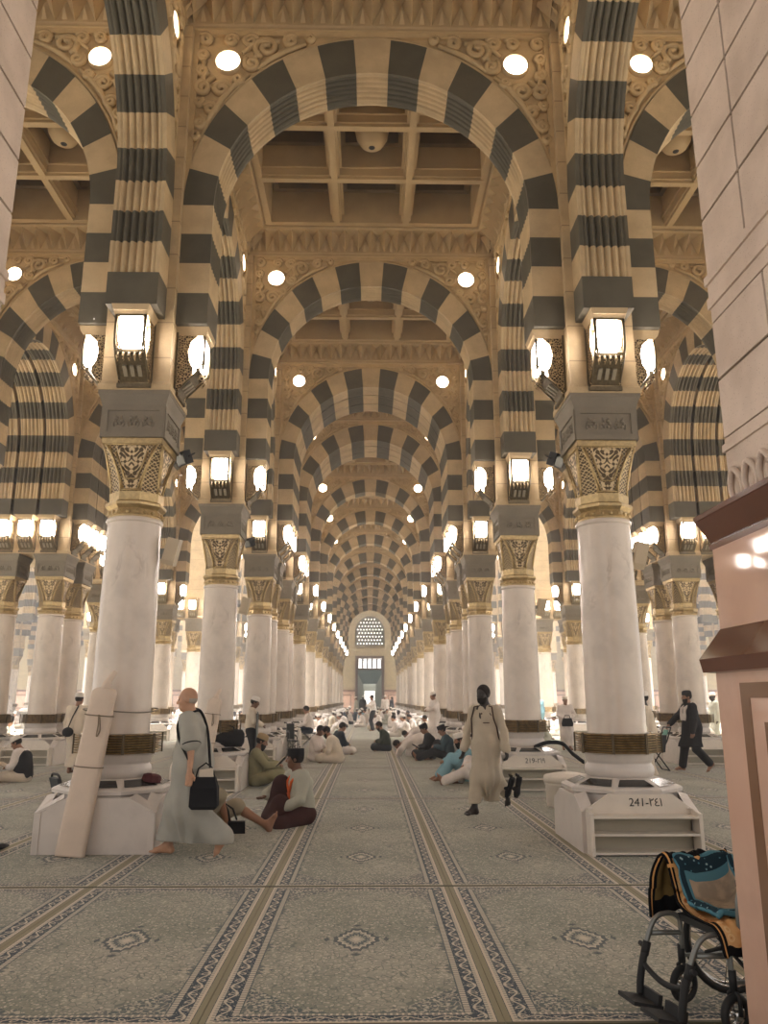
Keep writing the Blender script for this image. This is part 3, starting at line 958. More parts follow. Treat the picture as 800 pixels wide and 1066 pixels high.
# ------------------------------------------------------------------ prayer carpets
def carpet_mat(name, L, meds):
    M = Mat(name)
    x, y, z = M.xyz()
    ax = x.abs(); ay = y.abs()
    ds = 0.75-ax; de = (L-ay)*1.25
    d = ds.min(de)
    sd = ds.lt(de)                                   # 1 on the long sides
    s = y*sd + x*(1.0-sd)                            # running coordinate along the border
    # field
    v3 = M.vec(x*1.0, y*1.0, 0.0)
    fl = M.voro(42.0, 'F1', v3); fl2 = M.voro(23.0, 'DISTANCE_TO_EDGE', v3)
    big = M.noise(0.9, 4, 0.6); fine = M.noise(130.0, 2)
    field = M.mix(rgb(130,132,117), rgb(160,156,141), big.ss(0.35, 0.68))
    field = M.mix(field, rgb(192,182,164), (fl.lt(0.36))*(M.noise(17.0, 2).ss(0.34, 0.50))*0.9)
    field = M.mix(field, rgb(98,106,98), (1.0-fl2.ss(0.02, 0.08))*(M.noise(9.0, 2).ss(0.34, 0.50))*0.85)
    dark = rgb(58,74,80); navy = rgb(44,60,70); cream = rgb(200,188,168)
    # sprigs standing in from the border
    t = d-0.19
    per = 0.42
    u = ((s/per).fract()-0.5).abs()*per
    sp = (t*0.9+u).lt(0.085)*t.gt(0.0)*(fl2.ss(0.02, 0.06))
    stem = ((t-0.05).abs()*0.8+(u-0.03).abs()).lt(0.035)
    field = M.mix(field, dark, sp*0.75)
    field = M.mix(field, cream, stem*sp*0.7)
    # corner sprays
    cs = ((ds-0.19)+(L-ay-0.15)).lt(0.36)*(t.gt(0.0))
    field = M.mix(field, dark, cs*fl.gt(0.42)*0.75)
    field = M.mix(field, cream, cs*(1.0-fl2.ss(0.02, 0.06))*0.6)
    # medallions
    for m in meds:
        px = x/0.17; py = (y-m)/0.275
        th = py.atan2(px)
        rho = (px.abs().pow(1.25)+py.abs().pow(1.25)).pow(0.8)
        rho = rho + (th*8.0).cos().abs()*0.13
        ring = rho.band(0.82, 1.0)
        field = M.mix(field, rgb(170,164,148), rho.lt(1.0)*0.7)
        field = M.mix(field, navy, ring*0.85)
        field = M.mix(field, cream, rho.band(0.74, 0.82)*0.8)
        field = M.mix(field, dark, rho.band(0.42, 0.62)*fl.gt(0.25)*0.85)
        field = M.mix(field, cream, rho.lt(0.26)*0.8)
        tip = (px.abs()+(py.abs()-1.12).abs()*2.2).lt(0.22)
        tip2 = (py.abs()+(px.abs()-1.15).abs()*1.6).lt(0.18)
        field = M.mix(field, navy, tip.max(tip2)*0.8)
    # border band
    tb = d-0.105
    vine = (tb-(s*(2*PI/0.21)).sin()*0.024).abs().lt(0.0065)
    c1 = ((s/0.105).fract()-0.5)*0.105
    ros = (c1*c1+(tb+(s*(2*PI/0.21)).cos()*0.02)*(tb+(s*(2*PI/0.21)).cos()*0.02)).sqrt()
    band = M.mix(navy, rgb(110,116,112), fl.lt(0.26)*0.8)
    f3 = M.voro(64.0, 'F1', v3); band = M.mix(band, rgb(176,168,150), f3.lt(0.27)*0.75)
    band = M.mix(band, cream, vine*0.8)
    band = M.mix(band, cream, ros.band(0.012, 0.021)*0.8)
    col = M.mix(field, band, d.lt(0.165))
    dots = ((s/0.03).fract()-0.5).abs().gt(0.2)
    col = M.mix(col, M.mix(cream, dark, dots*0.6), d.band(0.150, 0.182))
    col = M.mix(col, dark, d.band(0.182, 0.19)*0.8)
    col = M.mix(col, M.mix(cream, dark, dots*0.5), d.band(0.052, 0.07))
    col = M.mix(col, rgb(196,182,160), d.band(0.038, 0.052))
    col = M.mix(col, rgb(132,125,98), ds.lt(0.034))
    col = M.mix(col, rgb(84,82,62), (L-ay).lt(0.028))
    M.set(col, 0.95, spec=0.1)
    M.b.inputs['Sheen Weight'].default_value = 0.16; M.b.inputs['Sheen Roughness'].default_value = 0.5; M.b.inputs['Sheen Tint'].default_value = (1.0, 0.94, 0.9, 1)
    M.bump(fine, 0.25, 0.004)
    return M.m
def carpet_mesh(name, L, meds):
    b = MB(); b.box(-0.748, 0.748, -L+0.006, L-0.006, 0, 0.011)
    return b.mesh(name, carpet_mat(name, L, meds))
ME_CARPET = carpet_mesh('prayer_carpet', 2.98, (-1.72, 0.07, 1.77))
ME_CARPETS = carpet_mesh('prayer_carpet_short', 1.42, (-0.05,))
rows = [(4.28, 7.18), (7.18, 13.15)]
yy = 13.15
while yy < 72: rows.append((yy, yy+5.58)); yy += 5.58
for r, (ya, yb) in enumerate(rows):
    for c in range(-6, 7):
        if r < 2 and abs(c) > 5: continue
        if r == 0 and abs(c) > 3: continue
        me = ME_CARPETS if r == 0 else ME_CARPET
        o = obj('prayer_carpet', me, None, (-0.08+1.5*c, (ya+yb)/2, 0.0005), (0,0,0), (1, (yb-ya)/2/(1.42 if r == 0 else 2.98), 1))
        side = 'in the middle strip of the nave' if c == 0 else '%s strip %s of the middle one' % (ORD[abs(c)-1], 'left' if c < 0 else 'right')
        tag(o, 'grey-green patterned prayer carpet, %s row back, %s' % (ORD[r], side), 'carpet', 'prayer carpets')
# ------------------------------------------------------------------ people: continuous surfaces grown from joints (distance field + surface nets)
def A(*p): return np.array(p, dtype=np.float64)
def nrm(v): return v/ (np.linalg.norm(v)+1e-9)
def capsule(a, b, ra, rb=None, k=0.03): return ('c', np.array(a, float), np.array(b, float), ra, ra if rb is None else rb, k)
def ellip(c, r, axes=None, k=0.02): return ('e', np.array(c, float), np.array(r, float), np.eye(3) if axes is None else np.array(axes, float), k)
def nets(prims, vox, folds=None, hem=None, cut=None):
    lo = np.full(3, 1e9); hi = -lo
    for p in prims:
        if p[0] == 'c':
            r = max(p[3], p[4]); q0 = np.minimum(p[1], p[2])-r; q1 = np.maximum(p[1], p[2])+r
        else:
            r = max(p[2]); q0 = p[1]-r; q1 = p[1]+r
        lo = np.minimum(lo, q0); hi = np.maximum(hi, q1)
    lo -= 3*vox+0.02; hi += 3*vox+0.02
    n = np.ceil((hi-lo)/vox).astype(int)+1
    ax = [lo[i]+vox*np.arange(n[i]) for i in range(3)]
    D = np.full(n, 0.5)
    for p in prims:
        k = max(p[-1], 1e-4)
        if p[0] == 'c':
            r = max(p[3], p[4]); q0 = np.minimum(p[1], p[2])-r; q1 = np.maximum(p[1], p[2])+r
        else:
            r = max(p[2]); q0 = p[1]-r; q1 = p[1]+r
        m = k+4*vox
        i0 = np.maximum(((q0-m-lo)/vox).astype(int), 0); i1 = np.minimum(((q1+m-lo)/vox).astype(int)+2, n)
        sl = tuple(slice(i0[i], i1[i]) for i in range(3))
        gx = ax[0][sl[0]][:, None, None]; gy = ax[1][sl[1]][None, :, None]; gz = ax[2][sl[2]][None, None, :]
        if p[0] == 'c':
            a, b = p[1], p[2]; ba = b-a; L = ba.dot(ba)+1e-12
            t = np.clip(((gx-a[0])*ba[0]+(gy-a[1])*ba[1]+(gz-a[2])*ba[2])/L, 0, 1)
            d = np.sqrt((gx-a[0]-t*ba[0])**2+(gy-a[1]-t*ba[1])**2+(gz-a[2]-t*ba[2])**2) - (p[3]+t*(p[4]-p[3]))
        else:
            c, rr, X_ = p[1], p[2], p[3]
            dx, dy, dz = gx-c[0], gy-c[1], gz-c[2]
            q = [(dx*X_[i][0]+dy*X_[i][1]+dz*X_[i][2]) for i in range(3)]
            k0 = np.sqrt(sum((q[i]/rr[i])**2 for i in range(3)))
            k1 = np.sqrt(sum((q[i]/rr[i]**2)**2 for i in range(3)))
            d = np.where(k1 > 1e-6, k0*(k0-1.0)/np.maximum(k1, 1e-6), -min(rr))
        old = D[sl]
        h = np.clip(0.5+0.5*(old-d)/k, 0, 1)
        D[sl] = old+(d-old)*h - k*h*(1-h)
    gx = ax[0][:, None, None]; gy = ax[1][None, :, None]; gz = ax[2][None, None, :]
    if folds: D = D + folds(gx, gy, gz)
    if hem is not None: D = np.maximum(D, hem-gz)
    if cut is not None: D = np.maximum(D, cut(gx, gy, gz))
    D[0] = D[-1] = 0.5; D[:, 0] = D[:, -1] = 0.5; D[:, :, 0] = D[:, :, -1] = 0.5
    ins = D < 0
    cs = np.zeros(n-1, int)
    for a in (0, 1):
        for b in (0, 1):
            for c in (0, 1):
                cs += ins[a:n[0]-1+a, b:n[1]-1+b, c:n[2]-1+c]
    act = (cs > 0) & (cs < 8)
    idx = np.full(n-1, -1); ii = np.argwhere(act); idx[act] = np.arange(len(ii))
    P = np.zeros((len(ii), 3)); W = np.zeros(len(ii))
    cor = [(a, b, c) for a in (0, 1) for b in (0, 1) for c in (0, 1)]
    for u in range(8):
        for v in range(u+1, 8):
            A_, B_ = np.array(cor[u]), np.array(cor[v])
            if np.abs(A_-B_).sum() != 1: continue
            da = D[tuple((ii+A_).T)]; db = D[tuple((ii+B_).T)]
            m = (da < 0) != (db < 0)
            t = da[m]/(da[m]-db[m])
            P[m] += A_ + t[:, None]*(B_-A_); W[m] += 1
    V = lo + vox*(ii + P/np.maximum(W, 1)[:, None])
    F = []
    for axis in range(3):
        o1, o2 = [(1, 2), (2, 0), (0, 1)][axis]
        s0 = [slice(None)]*3; s1 = [slice(None)]*3
        s0[axis] = slice(0, -1); s1[axis] = slice(1, None)
        a = ins[tuple(s0)]; b = ins[tuple(s1)]
        e = np.argwhere(a != b)
        e = e[(e[:, o1] > 0) & (e[:, o2] > 0) & (e[:, o1] < n[o1]-1) & (e[:, o2] < n[o2]-1)]
        fl = a[tuple(e.T)]
        d1 = np.zeros(3, int); d1[o1] = 1; d2 = np.zeros(3, int); d2[o2] = 1
        q = np.stack([idx[tuple((e-d1-d2).T)], idx[tuple((e-d2).T)], idx[tuple(e.T)], idx[tuple((e-d1).T)]], 1)
        q[~fl] = q[~fl][:, ::-1]
        F.append(q)
    F = np.concatenate(F)
    F = F[(F >= 0).all(1)]
    return V, F
def nmesh(name, VF, mat):
    V, F = VF
    me = bpy.data.meshes.new(name)
    me.vertices.add(len(V)); me.vertices.foreach_set('co', V.astype(np.float32).ravel())
    me.loops.add(4*len(F)); me.loops.foreach_set('vertex_index', F.astype(np.int32).ravel())
    me.polygons.add(len(F)); me.polygons.foreach_set('loop_start', np.arange(0, 4*len(F), 4, dtype=np.int32))
    me.update(calc_edges=True); me.validate()
    me.polygons.foreach_set('use_smooth', [True]*len(me.polygons))
    me.materials.append(mat)
    return me

def bend(a, b, l1, l2, hint):
    """two-bone limb: the joint between a and b, leaning to the hint; b is pulled in when out of reach"""
    d = b-a; L = np.linalg.norm(d)
    if L > (l1+l2)*0.995: b = a+d/L*(l1+l2)*0.995; d = b-a; L = np.linalg.norm(d)
    x = (l1*l1-l2*l2+L*L)/(2*L); h = math.sqrt(max(l1*l1-x*x, 0))
    u = d/L; w = np.array(hint, float); w = w-u*w.dot(u); w = nrm(w)
    return a+u*x+w*h, b

def pose(pel, lean=0.0, twist=0.0, side=0.0, wl=None, wr=None, hl=(-.4,1,-.3), hr=(-.4,-1,-.3), al=None, ar=None, kl=(1,0,0), kr=(1,0,0), fl=(1,0,0), fr=(1,0,0), hp=0.0, hy=0.0, slump=0.0, nod=0.0):
    J = {}
    pel = A(*pel); u = A(math.sin(lean), math.sin(side), math.cos(lean)*math.cos(side)); u = nrm(u)
    lat = A(-math.sin(twist), math.cos(twist), 0); lat = nrm(lat-u*lat.dot(u)); fw = np.cross(lat, u)
    J['pel'] = pel; J['u'] = u; J['lat'] = lat; J['fw'] = fw
    J['waist'] = pel+u*0.16; J['chest'] = pel+u*0.33
    u2 = nrm(u+fw*slump)
    J['neck'] = J['chest']+u2*0.17
    for s, k in ((1, 'l'), (-1, 'r')):
        J['s'+k] = J['chest']+u2*0.115+lat*s*0.175
        J['h'+k] = pel+A(0, 1, 0)*s*0.09 - u*0.02
    W = {'l': wl, 'r': wr}; HH = {'l': hl, 'r': hr}; AN = {'l': al, 'r': ar}; KK = {'l': kl, 'r': kr}; FF = {'l': fl, 'r': fr}
    for k, s in (('l', 1), ('r', -1)):
        w = A(*W[k]) if W[k] is not None else J['s'+k]+A(0.05, s*0.07, -0.55)
        J['e'+k], J['w'+k] = bend(J['s'+k], w, 0.285, 0.255, HH[k])
        a = A(*AN[k]) if AN[k] is not None else J['h'+k]+A(0, 0, -0.85)
        J['k'+k], J['a'+k] = bend(J['h'+k], a, 0.43, 0.42, KK[k])
        J['f'+k] = nrm(A(*FF[k]))
    # head axes: yaw about the neck, then pitch
    f0 = A(math.cos(twist+hy), math.sin(twist+hy), 0)
    hf = nrm(f0*math.cos(hp)-A(0, 0, 1)*math.sin(hp)); l0 = nrm(np.cross(A(0, 0, 1), f0)); hu = np.cross(hf, l0)
    J['hf'], J['hl_'], J['hu'] = hf, l0, hu
    J['head'] = J['neck']+u2*0.05+hu*0.115+hf*0.025
    return J

def hand_prims(J, k, curl, fine):
    w = J['w'+k]; d = nrm(w-J['e'+k]); s = 1 if k == 'l' else -1
    side = nrm(np.cross(d, A(0, 0, 1)) if abs(d[2]) < .9 else A(1, 0, 0)); 
    side = J.get('hs'+k, side); side = nrm(side-d*side.dot(d))
    pn = np.cross(d, side)*J.get('pn'+k, 1)            # palm normal (fingers curl towards it)
    pal = w+d*0.05
    P = [capsule(w, w+d*0.03, 0.026, 0.027, 0.02), ellip(pal, (0.05, 0.042, 0.018), [d, side, pn], 0.015)]
    if not fine:
        return P+[capsule(w+d*0.085, w+d*0.085+nrm(d+pn*curl)*0.07, 0.026, 0.016, 0.02), capsule(pal-side*0.03, pal-side*0.05+d*0.04, 0.013, 0.010, 0.01)]
    for q, (o, L) in enumerate(((-0.030, 0.066), (-0.010, 0.074), (0.011, 0.068), (0.030, 0.054))):
        b = w+d*0.088+side*o
        m = b+nrm(d+pn*curl*0.6)*L*0.5; e = m+nrm(d+pn*curl*1.8)*L*0.32; e2 = e+nrm(d*0.6+pn*curl*2.4)*L*0.28
        P += [capsule(b, m, 0.0095, 0.009, 0.006), capsule(m, e, 0.009, 0.0085, 0.004), capsule(e, e2, 0.0085, 0.0075, 0.004)]
    b = w+d*0.035-side*0.034; m = b-side*0.022+d*0.03+pn*0.012; e = m+d*0.03+pn*curl*0.02
    P += [capsule(b, m, 0.012, 0.0105, 0.01), capsule(m, e, 0.0105, 0.009, 0.004)]
    return P
def foot_prims(J, k, fine):
    a = J['a'+k]; f = J['f'+k]; up = J.get('fu'+k, A(0, 0, 1)); up = nrm(up-f*up.dot(f)); sd = np.cross(up, f)
    heel = a-up*0.045-f*0.03; ball = a-up*0.052+f*0.13
    P = [capsule(a, heel, 0.040, 0.034, 0.03), capsule(a+f*0.02, ball, 0.038, 0.024, 0.03), capsule(ball-sd*0.022, ball+sd*0.022, 0.024, 0.022, 0.02), capsule(heel, ball, 0.032, 0.024, 0.02)]
    if fine:
        s = 1 if k == 'l' else -1
        for q, L in enumerate((0.052, 0.048, 0.043, 0.037, 0.030)):
            b = ball - sd*s*(0.032-q*0.0165)*1.0 - up*0.006
            P.append(capsule(b, b+f*L, 0.0125-0.0012*q if q else 0.015, 0.009 if q else 0.012, 0.008))
    else:
        P.append(capsule(ball, ball+f*0.05, 0.026, 0.018, 0.02))
    return P
def head_prims(J):
    H, f, l, u = J['head'], J['hf'], J['hl_'], J['hu']; ax = [f, l, u]
    P = [capsule(J['neck']-J['u']*0.03, H-u*0.055-f*0.012, 0.062, 0.056, 0.03),
         ellip(H+u*0.02-f*0.012, (0.097, 0.077, 0.098), ax, 0.02), ellip(H+f*0.028-u*0.035, (0.066, 0.061, 0.088), ax, 0.03),
         ellip(H+f*0.050-u*0.094, (0.040, 0.045, 0.030), ax, 0.03),
         capsule(H+f*0.078+u*0.022-l*0.030, H+f*0.078+u*0.022+l*0.030, 0.013, 0.013, 0.015),
         capsule(H+f*0.094+u*0.004, H+f*0.112-u*0.034, 0.009, 0.014, 0.01), capsule(H+f*0.096-u*0.038-l*0.012, H+f*0.096-u*0.038+l*0.012, 0.009, 0.009, 0.008),
         capsule(H+f*0.088-u*0.066-l*0.018, H+f*0.088-u*0.066+l*0.018, 0.009, 0.009, 0.008), capsule(H+f*0.086-u*0.080-l*0.014, H+f*0.086-u*0.080+l*0.014, 0.009, 0.009, 0.008)]
    for s in (-1, 1):
        P += [ellip(H+l*s*0.078-f*0.012-u*0.012, (0.022, 0.010, 0.032), ax, 0.008), ellip(H+f*0.062-u*0.030+l*s*0.036, (0.022, 0.022, 0.024), ax, 0.02)]
    return P
def body_prims(J, curl=0.5, fine=True, stout=1.0):
    P = []
    lat = J['lat']
    for s in (-1, 1):
        P += [capsule(J['pel']+lat*s*0.06, J['waist']+lat*s*0.05, 0.11*stout, 0.105*stout, 0.05), capsule(J['waist']+lat*s*0.05, J['chest']+lat*s*0.07, 0.105*stout, 0.11, 0.05)]
    P.append(capsule(J['sl'], J['sr'], 0.062, 0.062, 0.06)); P.append(capsule(J['chest'], J['neck'], 0.10, 0.058, 0.05))
    for k in 'lr':
        P += [capsule(J['s'+k], J['e'+k], 0.053, 0.040, 0.03), capsule(J['e'+k], J['w'+k], 0.041, 0.026, 0.02)]
        P += [capsule(J['h'+k], J['k'+k], 0.088, 0.056, 0.04), capsule(J['k'+k], J['k'+k]*0.72+J['a'+k]*0.28, 0.054, 0.056, 0.02), capsule(J['k'+k]*0.72+J['a'+k]*0.28, J['a'+k], 0.056, 0.036, 0.02)]
        P += foot_prims(J, k, fine) + hand_prims(J, k, J.get('curl'+k, curl), fine)
    return P+head_prims(J)

def mkfolds(amp, f1=34.0, f2=22.0, ph=0.0, vertical=False):
    def g(x, y, z):
        if vertical:
            return amp*(np.sin(x*f1+z*3.0+ph)*np.sin(y*f1*0.9+z*2.0+ph*2)*0.9+0.5*np.sin(y*f2*1.9-x*11+z*5.0+ph*3))
        return amp*(np.sin(x*f1*0.6+z*f2+ph+2.0*np.sin(y*9))*0.6+np.sin(y*f1*0.7-z*f2*0.8+ph*2+1.5*np.sin(x*8))*0.6)
    return g
def robefolds(amp, n, ph):
    def g(x, y, z):
        lowr = np.clip((1.05-z)/0.7, 0.12, 1)
        return amp*lowr*np.sin(n*np.arctan2(y, x-0.02)+2.5*z+ph)+0.35*amp*np.sin(26*z+5*np.arctan2(y, x)+ph)*np.clip((z-0.7)/0.3, 0, 1)
    return g
def torso_cloth(J, g=0.03, stout=1.0, down=0.0):
    lat = J['lat']; P = []
    pel = J['pel']-J['u']*down
    for s in (-1, 1):
        P += [capsule(pel+lat*s*0.065, J['waist']+lat*s*0.055, 0.115*stout+g, 0.108*stout+g, 0.06), capsule(J['waist']+lat*s*0.055, J['chest']+lat*s*0.075, 0.108*stout+g, 0.112+g, 0.06)]
    P += [capsule(J['sl'], J['sr'], 0.066+g*0.5, 0.066+g*0.5, 0.06), capsule(J['chest'], J['neck']-J['u']*0.045, 0.10+g*0.6, 0.066, 0.06)]
    return P
def sleeves(J, g=0.022, upto=1.0, short=False, flare=0.0):
    P = []
    for k in 'lr':
        if short:
            e = J['s'+k]+(J['e'+k]-J['s'+k])*0.82
            P.append(capsule(J['s'+k], e, 0.058+g, 0.062+g+flare, 0.05))
        else:
            w = J['e'+k]+(J['w'+k]-J['e'+k])*upto
            P += [capsule(J['s'+k], J['e'+k], 0.056+g, 0.046+g, 0.03), capsule(J['e'+k], w, 0.046+g, 0.034+g+flare, 0.02)]
    return P
def skirt(J, g=0.05, wide=0.0, low=0.0):
    P = []
    for k in 'lr':
        a = J['a'+k]+A(0, 0, low)
        P += [capsule(J['h'+k], J['k'+k], 0.10+g, 0.085+g, 0.12), capsule(J['k'+k], a, 0.085+g, 0.075+g+wide, 0.12)]
    mk = (J['kl']+J['kr'])/2; ma = (J['al']+J['ar'])/2
    P += [capsule(J['pel'], mk, 0.13+g, 0.10+g, 0.15), capsule(mk, ma, 0.09+g, 0.075+g+wide, 0.15)]
    return P
def legs_cloth(J, g=0.025, upto=0.9, flare=0.01):
    P = []
    for k in 'lr':
        a = J['k'+k]+(J['a'+k]-J['k'+k])*upto
        P += [capsule(J['h'+k], J['k'+k], 0.092+g, 0.064+g, 0.05), capsule(J['k'+k], a, 0.064+g, 0.048+g+flare, 0.03)]
    P.append(capsule(J['hl'], J['hr'], 0.10+g, 0.10+g, 0.06))
    return P
def lapcloth(J, g=0.03):
    """robe drawn over crossed or folded legs"""
    P = legs_cloth(J, g, 0.95)
    mk = (J['kl']+J['kr'])/2
    P.append(capsule(J['pel']-A(0,0,0.02), mk-A(0,0,0.03), 0.11, 0.085, 0.10))
    return P

def head_frame(J): return Matrix(((J['hf'][0], J['hl_'][0], J['hu'][0]), (J['hf'][1], J['hl_'][1], J['hu'][1]), (J['hf'][2], J['hl_'][2], J['hu'][2])))
def headwear(J, kind, vox):
    H, f, l, u = J['head'], J['hf'], J['hl_'], J['hu']; ax = [f, l, u]
    b = MB()
    if kind == 'songkok':
        pr = [(1.02, 0.025), (1.04, 0.045), (1.03, 0.115), (1.0, 0.12), (0.5, 0.122), (0.01, 0.123)]
    else:
        pr = [(1.0, 0.034), (1.02, 0.05), (0.99, 0.09), (0.90, 0.118), (0.6, 0.135), (0.01, 0.141)]
    n = 20; vs = []; fs = []
    for (r, z) in pr:
        for i in range(n):
            a = 2*PI*i/n
            vs.append(Vector((0.106*r*math.cos(a)-0.012, 0.088*r*math.sin(a), z-0.10*0.12*math.cos(a)*0)))
    for j in range(len(pr)-1):
        for i in range(n):
            fs.append((j*n+i, j*n+(i+1) % n, (j+1)*n+(i+1) % n, (j+1)*n+i))
    Mx = head_frame(J)
    b.add([Mx @ v + Vector(H) for v in vs], fs, 0, True)
    return b
def hair_net(J, vox, g=0.010):
    H, f, l, u = J['head'], J['hf'], J['hl_'], J['hu']; ax = [f, l, u]
    def cut(x, y, z):
        dx, dy, dz = x-H[0], y-H[1], z-H[2]
        a = dx*f[0]+dy*f[1]+dz*f[2]; c = dx*u[0]+dy*u[1]+dz*u[2]
        return np.maximum(a-0.055-np.maximum(c-0.04, 0)*0.6, -(c+0.055)+np.maximum(a, 0)*1.6)*0.7
    return nets([ellip(H+u*0.02-f*0.012, (0.097+g, 0.077+g, 0.098+g), ax, 0.02)], vox, cut=cut)
def beard_net(J, vox, L=0.03):
    H, f, l, u = J['head'], J['hf'], J['hl_'], J['hu']; ax = [f, l, u]
    def cut(x, y, z):
        dx, dy, dz = x-H[0], y-H[1], z-H[2]
        a = dx*f[0]+dy*f[1]+dz*f[2]; c = dx*u[0]+dy*u[1]+dz*u[2]
        return np.maximum(c+0.052-np.maximum(0.06-a, 0)*0.6, -(a+0.02))*0.7
    return nets([ellip(H+f*0.034-u*0.05, (0.071, 0.068, 0.083), ax, 0.02), ellip(H+f*0.052-u*(0.10+L*0.4), (0.046, 0.05, 0.035+L), ax, 0.03)], vox, cut=cut)

MATS = {}
def cloth(name, c, rough=0.85, var=0.06):
    if name not in MATS:
        M = Mat('cloth_'+name); n = M.noise(5.0, 3); w = M.noise(160.0, 1)
        M.set(M.mix(tuple(q*(1-var) for q in c[:3])+(1,), tuple(min(1, q*(1+var)) for q in c[:3])+(1,), n.ss(.3, .7)), rough, spec=0.2); M.bump(w, 0.1, 0.003)
        MATS[name] = M.m
    return MATS[name]
def skin(name, c):
    if name not in MATS: MATS[name] = simple('skin_'+name, c, 0.5, 0, 0.06, 12)
    return MATS[name]
S_LIGHT = skin('light', rgb(186,142,112)); S_MID = skin('mid', rgb(146,104,78)); S_BROWN = skin('brown', rgb(112,78,58)); S_DARK = skin('dark', rgb(38,29,26))
C_WHITE = cloth('white', rgb(226,216,208)); C_CREAM = cloth('cream', rgb(214,200,180)); C_BLACK = cloth('black', rgb(30,30,33)); C_HAIR = cloth('hair', rgb(30,26,24)); C_GREYHAIR = cloth('greyhair', rgb(170,160,148))
C_DARK = simple('eye_dark', rgb(26,20,18), 0.3)

def person(label, loc, rz, J, layers, sk, scale=1.0, vox=0.009, curl=0.5, fine=True, hair=None, beard=None, cap=None, capmat=None, stout=1.0, group=None, face=True, beardL=0.03, me_cache=None):
    """layers: (name, prims, material, dict(folds, hem, cut))"""
    root = obj('person', nmesh('person_body', nets(body_prims(J, curl, fine, stout), vox), sk), None, loc, (0, 0, rz), (scale,)*3)
    tag(root, label, 'person', group)
    for nm, pr, mat, kw in layers:
        obj(nm, nmesh(nm, nets(pr, kw.pop('vox', vox*1.15), **kw), mat), root)
    hv = min(vox, 0.008) if fine else vox*0.8
    if hair: obj('hair', nmesh('hair', hair_net(J, hv), hair), root)
    if beard: obj('beard', nmesh('beard', beard_net(J, hv, beardL), beard), root)
    if cap: obj('cap', headwear(J, cap, vox).mesh('cap', capmat), root)
    if fine and face:
        H, f, l, u = J['head'], J['hf'], J['hl_'], J['hu']
        for s in (-1, 1):
            b = MB(); b.sphere(tuple(H+f*0.080+l*s*0.032+u*0.002), 0.0125, 8, 6); obj('eye', b.mesh('eye', C_DARK), root)
        b = MB(); b.tube([H+f*(0.094-abs(t)*0.004)-u*0.0725+l*t*0.009 for t in (-2, -1, 0, 1, 2)], 0.004, 5); obj('mouth', b.mesh('mouth', simple('lips', rgb(96,58,48), 0.6)), root)
    return root

def face_yaw(dx, dy): return math.atan2(dy, dx)
# ------------------------------------------------------------------ who is in the hall
def stand_kw(hem, f=0.010, ph=0.0): return dict(folds=mkfolds(f, 30, 20, ph, True), hem=hem)
T_GREY = cloth('thobe_grey', rgb(166,164,154)); T_SAND = cloth('thobe_sand', rgb(190,178,158)); C_MAROON = cloth('maroon', rgb(62,36,34)); C_OLIVE = cloth('olive', rgb(146,140,108))
C_LGREY = cloth('lightgrey', rgb(176,174,158)); C_BLUE = cloth('skyblue', rgb(132,172,184)); C_NAVY = cloth('navy', rgb(40,52,64)); C_TEAL = cloth('tealshirt', rgb(62,82,92)); C_GREEN = cloth('darkgreen', rgb(58,66,54)); C_KHAKI = cloth('khaki', rgb(150,138,116))
C_ORANGE = cloth('orange', rgb(226,110,60)); C_TAN = cloth('tan', rgb(176,152,116)); C_CAPW = cloth('capwhite', rgb(228,220,210)); C_DENIM = cloth('dark_trousers', rgb(52,58,62))

def ring_path(J, pts, r, name, mat, root):
    b = MB(); b.tube(pts, r, 6); return obj(name, b.mesh(name, mat), root)

# 1  the old man walking past the near left plinth
J = pose((0,0,0.93), lean=0.07, wl=(-0.05,0.36,0.80), wr=(0.16,-0.27,0.80), hl=(-1,0.35,0), hr=(-1,-0.3,0), al=(-0.34,0.09,0.20), ar=(0.24,-0.10,0.085), kl=(1,0,0), kr=(1,0,0), fl=(0.60,0.05,-0.80), fr=(1,-0.05,0), hp=0.10, slump=0.10)
J['ful'] = A(0.8,0,0.6); J['hsl'] = A(1,0,0); J['pnl'] = -1
oldman = person('bald old person in a long grey short-sleeved robe, walking barefoot with a black shoulder bag', (-1.80,8.46,0.012), PI, J,
    [('robe', torso_cloth(J,0.035,1.12)+sleeves(J,0.03,short=True,flare=0.015)+skirt(J,0.035,0.03), T_GREY, dict(folds=robefolds(0.012,8,1.0), hem=0.15, vox=0.0095))], S_LIGHT, 0.965, 0.008, 0.5, True, hair=None, stout=1.1)
obj('hair_fringe', nmesh('hair_fringe', nets([ellip(J['head']+J['hu']*0.0-J['hf']*0.03, (0.080,0.0785,0.070), [J['hf'],J['hl_'],J['hu']])], 0.007, cut=lambda x, y, z: np.maximum((z-J['head'][2]-0.005), (x-J['head'][0]+0.005))*0.8), C_GREYHAIR), oldman)
b = MB()
n0 = J['neck']; 
b.tube([n0+A(0.075*math.cos(t), 0.075*math.sin(t), 0.012-0.03*math.cos(t)) for t in np.linspace(0, 2*PI, 20)], 0.011, 6)
obj('collar_trim', b.mesh('collar_trim', C_BLACK), oldman)
for k in 'lr':
    c = J['s'+k]+(J['e'+k]-J['s'+k])*0.93; d = nrm(J['e'+k]-J['s'+k]); u = nrm(np.cross(d, A(1,0,0))); v = np.cross(d, u)
    b = MB(); b.tube([c+(u*math.cos(t)+v*math.sin(t))*0.094 for t in np.linspace(0, 2*PI, 20)], 0.010, 6)
    obj('cuff_trim', b.mesh('cuff_trim', C_BLACK), oldman)
